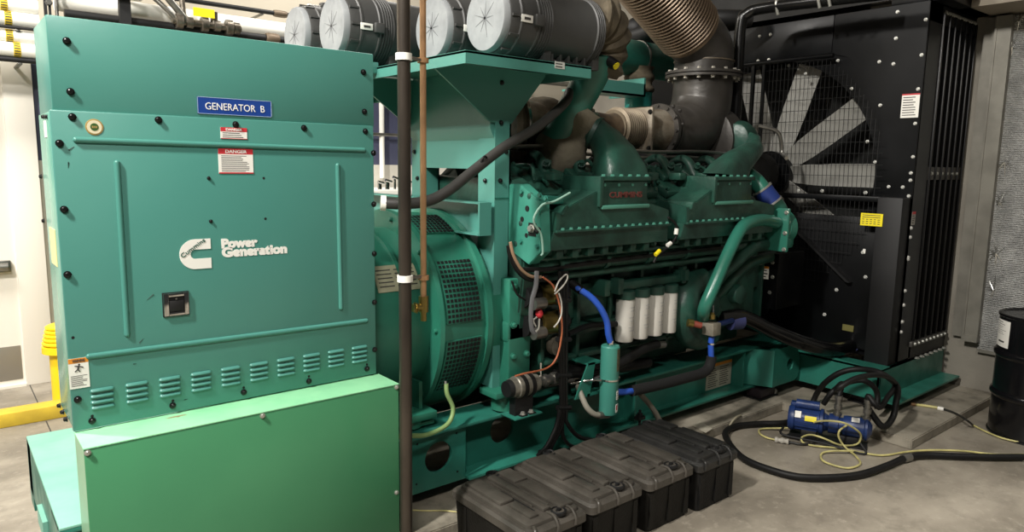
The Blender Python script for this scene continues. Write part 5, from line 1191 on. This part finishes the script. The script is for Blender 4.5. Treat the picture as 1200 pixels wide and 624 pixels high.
v = P(834.5, 385, y=2.76)
MB().box(v.x-.045, v.x+.045, 2.72, 2.81, v.z-.045, v.z+.04, .006).build('valve_body', mat('valve_alloy', 'a8a293', .4, metal=.5, col2='7d7768', nscale=20, namt=.6), t)
MB().cyl(P(822, 382, y=2.78), P(812, 379.5, y=2.82), .022).build('red_nipple', mat('oxide_red', '7d3a2c', .5), t); MB().cyl(P(812, 379.5, y=2.82), P(806, 378.5, y=2.84), .027).build('brass_nipple', BRASS, t)
MB().lathe(P(834.5, 374, y=2.76), (0, 0, 1), [(0, .01), (0, .02), (.03, .02), (.03, .014), (.045, .012)], 12).build('brass_stem', BRASS, t)
MB().lathe(P(835, 366, y=2.76), (0, 0, 1), [(-.02, .012), (.03, .008), (.05, .004)], 12).build('test_port', CHROME, t)
MB().tube([P(842, 380, y=2.77), P(850, 378, y=2.8), P(858, 376, y=2.86)], .018).build('blue_nipple', BCLAMP, t)
# small grey hoses near the heater
t = thing('braided_hose', 'short grey braided hose hooking under the teal coolant heater', 'hose', (2.9, 2.8, .4))
MB().tube([P(677, 452, y=2.9), P(681, 463, y=2.86), P(688, 478, y=2.82), P(697, 486, y=2.8), P(706, 487, y=2.8)], .017, seg=14).build('hose', mat('braid_grey', '8c887c', .5), t)
MB().tube([P(701, 487, y=2.8), P(713, 486, y=2.8)], .022, smooth=False).build('fitting', STEEL, t)
MB().tube([P(676, 456, y=2.9), P(690, 448, y=2.88), P(703, 442, y=2.85)], .014).build('branch', RUB, t)
t = thing('grey_hose', 'grey hose slanting down behind the blackest battery box', 'hose', (3.3, 2.9, .4))
MB().tube([P(750, 462, y=2.88), P(760, 473, y=2.88), P(768, 484, y=2.88), P(774, 496, y=2.88)], .018, seg=14).build('hose', mat('braid_grey', '8c887c', .5), t)
t = thing('lower_engine_hose', 'black rubber hose with crimped end under the white filters', 'hose', (3.3, 2.95, .6))
MB().tube([P(722, 430, y=2.92), P(740, 418, y=2.92), P(755, 409, y=2.93), P(770, 404, y=2.95)], .03, seg=16).build('hose', RUB, t); MB().tube([P(768, 405, y=2.95), P(778, 404, y=2.95)], .025, smooth=False).build('crimp', STEEL, t)
t = thing('lower_engine_hose', 'long black hose lying low along the skid behind the teal heater', 'hose', (2.9, 2.97, .52))
MB().tube([P(650, 440, y=3.0), P(680, 434, y=3.0), P(720, 432, y=3.0), P(760, 425, y=3.0)], .035, seg=16).build('hose', RUB, t)
# pre-lube pump on the skid
t = thing('prelube_pump', 'small silver motor pump strapped to the skid top left of the cables', 'pump', (2.6, 3.0, .49))
a, b2 = P(598, 455, y=2.93), P(636, 447, y=2.93); ax = (b2-a).normalized()
a.z = b2.z = (a.z+b2.z)/2; ax = (b2-a).normalized()
MB().lathe(a, ax, [(0, .03), (0, .052), (.03, .056), (.035, .062), (.15, .062), (.16, .05), (.19, .048)], 28).build('motor', mat('motor_silver', '8d897e', .4, metal=.5, col2='5f5c52', nscale=20, namt=.8), t)
for d in (.06, .115): MB().lathe(a+ax*d, ax, [(0, .062), (0, .067), (.024, .067), (.024, .062)], 28).build('strap', RUB, t)
MB().lathe(a+ax*-.03, ax, [(0, .02), (0, .045), (.03, .05)], 20).build('rear_cap', BLKM, t)
MB().lathe(a+ax*.19, ax, [(0, .045), (.02, .03), (.05, .028), (.05, .036), (.075, .036), (.075, .026), (.12, .026), (.12, .034), (.15, .034)], 16).build('pump_head', STEEL, t)
MB().cyl(a+ax*.22+Vector((0, 0, .02)), a+ax*.22+Vector((0, 0, .11)), .008).build('vent_stud', CHROME, t)
MB().box(a.x+.02, a.x+.15, 2.91, 2.96, .487, a.z-.05).build('base', BLKM, t); MB().box(a.x-.01, a.x+.19, 2.87, 3.0, .477, .487, .002).build('base_plate', TEALD, t)
for d in (.06, .12): 
    MB().box(a.x+d-.02, a.x+d+.025, 2.875, 2.95, .487, .495).build('foot', BLKM, t); MB().hexb((a.x+d, 2.89, .495), (0, 0, 1), .013, .014).build('foot_bolt', ZINC, t)
t2 = MB().tube([a+ax*.34, P(668, 440, y=2.97), P(700, 437, y=2.97)], .024, seg=12).build('outlet_hose', RUB, t)
MB().tube([P(638, 452, y=2.97), P(655, 449, y=2.95), P(672, 446, y=2.95)], .013).build('side_hose', mat('cable_grey', '4b4844', .5), t)
v = P(653, 405, y=2.97); MB().cyl((v.x, 3.0, v.z), (v.x, 2.95, v.z), .06).build('round_cover', mat('cover_taupe', '6d665a', .5), en)

# ================================================================ blue transfer pump on the floor
pm = thing('transfer_pump', 'blue electric transfer pump sitting on the floor against the concrete pad', 'pump', (4.7, 2.3, 0))
m0 = P(923, 489, y=2.45); 
A = Vector((4.60, 2.50, .13)); B = Vector((4.82, 2.0, .13)); ax = (B-A).normalized(); sd = Vector((ax.y, -ax.x, 0))
MB().lathe(A, ax, [(0, .04), (0, .078), (.015, .088), (.04, .088), (.045, .079), (.20, .079), (.205, .088), (.225, .088), (.23, .065), (.26, .05)], 32).build('motor', BLUE, pm)
mb = MB(); 
for k in range(16):
    a_ = 2*PI*k/16; c_ = A+ax*.12+(Vector((0, 0, 1))*math.sin(a_)+sd*math.cos(a_))*.080
    mb.cyl(c_-ax*.07, c_+ax*.07, .0035, seg=5)
mb.build('cooling_ribs', BLUE, pm)
mb = MB(); c_ = A+ax*.12+Vector((0, 0, .105)); mb.cyl(c_-ax*.075, c_+ax*.075, .032); mb.build('capacitor_cover', BLUE, pm)
mb = MB(); T = Matrix.Translation(A+ax*.04+Vector((0, 0, .06))+sd*-.06) @ Matrix.Rotation(math.atan2(ax.y, ax.x), 4, 'Z'); mb.box(-.035, .035, -.03, .03, -.03, .04, .01).xf(T); mb.build('switch_box', BLUE, pm)
def cyl_label(d0, d1, a0, a1, r, m, nm):
    S = []
    for i in range(7):
        a_ = math.radians(a0+(a1-a0)*i/6); n_ = Vector((0, 0, 1))*math.sin(a_)-Vector((-sd.x, -sd.y, 0))*-math.cos(a_)
        S.append([A+ax*d0+n_*r, A+ax*d0+n_*(r+.0015), A+ax*d1+n_*(r+.0015), A+ax*d1+n_*r])
    return MB().loft(S).build(nm, m, pm)
side = 1
Q = (A+ax*.1)-CO
if sd.dot(Q) > 0: sd = -sd
MB().lathe(A+ax*.26, ax, [(0, .05), (0, .068), (.06, .068), (.06, .05), (.09, .05), (.09, .065), (.11, .07), (.22, .07), (.225, .08), (.24, .08), (.25, .06), (.27, .03)], 32).build('pump_head', BLUE, pm)
def lab2(d0, d1, a0, a1, r, m, nm='white_label'):
    S = []
    for i in range(5):
        a_ = math.radians(a0+(a1-a0)*i/4); n_ = Vector((0, 0, 1))*math.sin(a_)+sd*math.cos(a_); S.append([A+ax*d0+n_*r, A+ax*d0+n_*(r+.0015), A+ax*d1+n_*(r+.0015), A+ax*d1+n_*r])
    MB().loft(S).build(nm, m, pm)
lab2(.40, .45, 45, 78, .0715, WHITE); lab2(.045, .085, 20, 50, .0895, WHITE); lab2(.11, .185, 10, 34, .0845, YELL, 'yellow_label')
for d in (.31, .49):
    c_ = A+ax*d+Vector((0, 0, .05))
    MB().lathe(c_, (0, 0, 1), [(0, .02), (.02, .028), (.035, .028), (.035, .018), (.06, .018), (.06, .026), (.09, .026), (.09, .019), (.13, .019), (.13, .025), (.155, .025)], 14).build('hose_fitting', STEEL, pm)
mb = MB(); T = Matrix.Translation(A+ax*.25) @ Matrix.Rotation(math.atan2(ax.y, ax.x), 4, 'Z'); mb.box(-.24, .26, -.07, .07, -.128, -.115, .003); mb.box(-.16, -.06, -.06, .06, -.118, -.06, .006); mb.box(.08, .2, -.05, .05, -.118, -.06, .006); mb.xf(T); mb.build('base_plate', BLKM, pm)
mb = MB(); c1_ = A+ax*-.02+sd*.10+Vector((0, 0, -.105)); c2_ = A+ax*.54+sd*.14+Vector((0, 0, -.12))
mb.tube([c1_+Vector((0, 0, .06)), c1_, c1_+ax*.25+sd*.03, c2_-ax*.05+sd*.02, c2_+Vector((0, .08, .05))], .008); mb.build('carry_rail', BLKM, pm)
# arched hoses on the pump
f1 = A+ax*.31+Vector((0, 0, .2)); f2 = A+ax*.49+Vector((0, 0, .2))
t = thing('pump_hose', 'black rubber hose looping from the first blue pump fitting over to the right', 'hose', (f1.x, f1.y, .2))
MB().tube([f1, f1+Vector((.01, -.01, .09)), P(980, 457, y=2.05), P(1000, 445, y=1.98), P(1022, 440, y=1.95), P(1040, 442, y=1.98), P(1049, 452, y=2.05), P(1040, 466, y=2.0), P(1030, 478, y=1.98), f2+Vector((0, 0, .03)), f2], .018, seg=14).build('hose', RUB, t)
t = thing('pump_hose', 'black rubber hose arching high over the blue pump from its motor end', 'hose', (4.6, 2.5, .2))
pa = A+ax*.02+sd*-.05+Vector((0, 0, .08))
MB().tube([P(1200, 536, z=.03), P(1160, 536, z=.03), P(1120, 535, z=.03), P(1085, 534, z=.03), P(1062, 537, z=.03), P(1040, 546, z=.03), P(1010, 556, z=.03), P(975, 560, z=.03), P(935, 559, z=.03), P(900, 550, z=.03), P(872, 538, z=.03), P(856, 522, z=.03), P(850, 508, z=.03), P(862, 500, z=.03), P(890, 497, z=.03), P(918, 496, z=.035), P(940, 490, y=2.60), P(950, 478, y=2.62), P(957, 462, y=2.60), P(968, 448, y=2.5), P(985, 437, y=2.4), P(1005, 433, y=2.3), P(1028, 436, y=2.2), P(1045, 446, y=2.1), P(1052, 456, y=2.02), P(1050, 472, y=1.98), P(1046, 490, y=1.97), P(1034, 500, y=1.98), f2+Vector((.04, .03, -.05))], .021, seg=14).build('hose', RUB, t)
v = P(1062, 537, z=.03); MB().tube([P(1058, 538, z=.03), P(1066, 536, z=.03)], .028, smooth=False).build('coupling', STEEL, t)
t = thing('pump_hose', 'short black hose curving low behind the blue pump', 'hose', (4.7, 2.5, .2))
MB().tube([P(965, 474, y=2.45), P(975, 460, y=2.40), P(990, 450, y=2.35), P(1010, 446, y=2.25), P(1022, 452, y=2.2), P(1028, 462, y=2.18), P(1028, 480, y=2.16)], .02, seg=14).build('hose', RUB, t)
# yellow extension cords
yc = thing('extension_cord', 'coiled yellow extension cord with clear plug on the floor before the pump', 'cord', (4.5, 2.2, 0))
Z = .012
path = [P(909, 516, z=Z), P(898, 513, z=Z), P(890, 508, z=Z), P(893, 503, z=Z), P(920, 502, z=.03), P(945, 500, z=.07)]
MB().tube(path, .0065, seg=8).build('cord', YCORD, yc)
path = [P(945, 500, z=.07), P(960, 494, z=.17), P(985, 495, z=.21), P(1002, 503, z=.16), P(1009, 511, z=.10), P(1004, 521, z=.03), P(985, 522, z=.03), P(965, 514, z=.07), P(950, 510, z=.07), P(940, 513, z=.03), P(941, 519, z=Z), P(955, 523, z=Z), P(985, 526, z=Z), P(1010, 531, z=Z), P(1035, 534, z=Z), P(1062, 530, z=Z), P(1090, 528, z=Z), P(1130, 529, z=Z), P(1165, 533, z=Z), P(1205, 533, z=Z)]
MB().tube(path, .0065, seg=8).build('cord', YCORD, yc)
path = [P(992, 499, z=.16), P(984, 505, z=.14), P(983, 513, z=.09), P(990, 524, z=Z+.02), P(1003, 535, z=Z), P(1008, 544, z=Z), P(995, 549, z=Z), P(978, 546, z=Z), P(964, 540, z=Z), P(963, 532, z=Z), P(975, 529, z=Z+.01), P(1000, 529, z=Z+.012)]
MB().tube(path, .0065, seg=8).build('cord', YCORD, yc)
MB().tube([P(908, 515.5, z=.02), P(914, 516.5, z=.02), P(924, 518, z=.02)], .018, seg=12, rf=lambda t_, L: .018+.004*math.sin(L*160)).build('plug', mat('clear_plug', 'a8a49a', .35), yc)
dc = MB().tube([P(924, 518, z=.014), P(940, 521, z=.014), P(955, 519, z=.014), P(958, 512, z=.014), P(955, 504, z=.02)], .008, seg=8)
tag(dc.build('power_lead', ORC), 'short black power lead joining the clear plug to the blue pump', 'cord')
t = thing('hose_whip', 'yellow and black cord lying across the pad corner toward the drum', 'cord', (5.9, 2.1, .07))
Zp = .080
MB().tube([P(1072, 474.5, z=Zp), P(1085, 476, z=Zp), P(1100, 478.5, z=Zp)], .010, seg=8).build('yellow_end', YCORD, t)
MB().tube([P(1067, 473.5, z=Zp), P(1073, 474.5, z=Zp)], .014, seg=8, smooth=False).build('ferrule', COPPER, t)
MB().tube([P(1099, 478.5, z=Zp), P(1106, 480, z=Zp)], .014, seg=8, smooth=False).build('tape', WHITE, t)
e_ = P(1130, 490, z=Zp)
MB().tube([P(1105, 479.5, z=Zp), P(1120, 485, z=Zp), P(1133, 493, z=Zp), P(1140, 498.5, z=.012)], .008, seg=8).build('black_cord', ORC, t)
MB().tube([P(1140, 498.5, z=.012), P(1155, 506, z=.012), P(1175, 514, z=.012), P(1205, 521, z=.012)], .0065, seg=8).build('yellow_cord', YCORD, t)
t = thing('valve_lever_hose', 'short pale tube bent over the pad edge beside the battery boxes', 'hose', (3.9, 2.7, 0))
MB().tube([P(848, 514, z=.02), P(853, 503, z=.03), P(857, 496, z=.06), P(862, 490, z=.09), P(868, 487, z=.085)], .008, seg=10).build('tube', mat('pale_tube', '8a8470', .5), t)
tag(sheet('floor_card', mat('grimy_card', 'b8b2a2', .7, col2='8d8676', nscale=14, namt=.7), None, '-y', (0, 0, 0), .01, .01), 'x', 'card') if False else None
c0, c1_, c2_, c3_ = P(811, 499, z=.072), P(820, 494, z=.072), P(835, 503, z=.072), P(827, 508, z=.072)
mb = MB(); mb.hexa([c0, c3_, c2_, c1_]+[q+Vector((0, 0, .002)) for q in (c0, c3_, c2_, c1_)]); tag(mb.build('paper_card', mat('grimy_card', 'b8b2a2', .7, col2='8d8676', nscale=14, namt=.7)), 'small grimy pale card lying on the concrete pad behind the boxes', 'card')
tag(MB().tube([P(476, 598, z=.075), P(500, 599, z=.075), P(520, 599, z=.075), P(540, 601, z=.075)], .004, seg=6).build('thin_wire', YCORD), 'thin yellow wire lying on the pad behind the first battery box', 'wire')

# ================================================================ drum
DC = Vector((6.02, 1.40, 0)); r = .29
dr = thing('steel_drum', 'glossy black steel drum with white labels standing near the foil wall', 'drum', (DC.x, DC.y, 0))
prof = [(0, r-.01), (.0, r+.006), (.012, r+.006), (.018, r-.002)]
for zc in (.30, .59): prof += [(zc-.028, r-.002), (zc-.018, r+.008), (zc-.006, r+.013), (zc+.006, r+.013), (zc+.018, r+.008), (zc+.028, r-.002)]
prof += [(.85, r-.002), (.858, r+.006), (.872, r+.006), (.876, r-.002), (.864, r-.01), (.862, 0.001)]
MB().lathe((DC.x, DC.y, 0), (0, 0, 1), prof, 72, cap=False).build('drum_body', DRUM, dr)
for dx, dy, rr in ((-.17, .05, .04), (.13, -.14, .028)): MB().lathe((DC.x+dx, DC.y+dy, .862), (0, 0, 1), [(0, rr), (.012, rr), (.012, rr*.7), (.018, rr*.7), (.018, .001)], 20, cap=False).build('bung', mat('bung_steel', '77756f', .4, metal=.6), dr)
def drum_label(a0, a1, z0, z1, lines):
    S = [[(DC.x+q*math.cos(a), DC.y+q*math.sin(a), z) for q, z in ((r-.0015, z0), (r+.0005, z0), (r+.0005, z1), (r-.0015, z1))] for a in [math.radians(a0+(a1-a0)*i/10) for i in range(11)]]
    o = MB().loft(S).build('drum_label', WHITE, dr); mb = MB()
    for (u0, u1, v, h) in lines:
        aa, bb = math.radians(a0+(a1-a0)*u0), math.radians(a0+(a1-a0)*u1); z = z0+(z1-z0)*v; hh = (z1-z0)*h
        mb.loft([[(DC.x+q*math.cos(a), DC.y+q*math.sin(a), zz) for q, zz in ((r, z-hh), (r+.0012, z-hh), (r+.0012, z+hh), (r, z+hh))] for a in [aa+(bb-aa)*i/4 for i in range(5)]])
    mb.build('printed_lines', INK, o)
Lh = [(.1, .55, .92, .008), (.1, .7, .84, .008), (.1, .6, .76, .006), (.1, .5, .70, .006), (.1, .8, .62, .006), (.1, .6, .55, .005), (.1, .7, .48, .005), (.3, .75, .2, .03)]
mid = math.degrees(math.atan2(-DC.y, -DC.x))
def ang_of(px, py):
    for k in range(0, 1800):
        a = math.radians(mid-90+k*.1); v = Vector((DC.x+r*math.cos(a), DC.y+r*math.sin(a), .75))-CO
        X = 600+F*(v.dot(CR)/v.dot(CF))
        if X >= px and False: pass
    return None
def px_of(a, z): v = Vector((DC.x+r*math.cos(a), DC.y+r*math.sin(a), z))-CO; return 600+F*(v.dot(CR)/v.dot(CF))
def find(px):
    best = min((abs(px_of(math.radians(mid+d), .7)-px), d) for d in [x*.5 for x in range(-160, 161)]); return mid+best[1]
drum_label(find(1165.5), find(1182), .64, .83, Lh); drum_label(find(1160), find(1164.5), .64, .83, [(.2, .8, .9, .008), (.2, .8, .8, .006), (.2, .8, .7, .006), (.2, .8, .5, .006)])

# ================================================================ light
def area(name, loc, rot, sx, sy, power, col, spread=180):
    l = bpy.data.lights.new(name, 'AREA'); l.shape = 'RECTANGLE'; l.size = sx; l.size_y = sy; l.energy = power; l.color = col; l.spread = math.radians(spread)
    o = bpy.data.objects.new(name, l); C.objects.link(o); o.location = loc; o.rotation_euler = rot; return o
def aim(loc, tgt): return (Vector(tgt)-Vector(loc)).to_track_quat('-Z', 'Y').to_euler()
K = (1.0, .96, .90)
L1 = (-2.7, 1.6, 6.0); area('strip_light_main', L1, aim(L1, (1.4, 3.0, 1.2)), .3, .9, 700, K)
L2 = (-1.6, 5.0, 6.0); area('strip_light_door', L2, aim(L2, (.2, 6.6, .5)), 1.6, .3, 420, K)
L3 = (3.4, -1.4, 6.0); area('strip_light_aisle', L3, (0, 0, 0), 1.8, .25, 140, K, 70)
L4 = (3.2, 6.0, 4.3); area('strip_light_back', L4, (0, 0, 0), 1.4, .25, 45, K)
L5 = (-1.2, -1.4, 6.0); area('fill_light_near', L5, aim(L5, (.6, 3, 1.4)), 1.2, .25, 85, K, 100)  # added fill behind the camera, evens out the front faces
w = bpy.data.worlds.new('world'); bpy.context.scene.world = w; w.use_nodes = True
w.node_tree.nodes['Background'].inputs[0].default_value = (1, .96, .9, 1); w.node_tree.nodes['Background'].inputs[1].default_value = .05
vs = bpy.context.scene.view_settings; vs.view_transform = 'Standard'; vs.look = 'None'; vs.gamma = 1; vs.use_curve_mapping = False; vs.exposure = -0.1
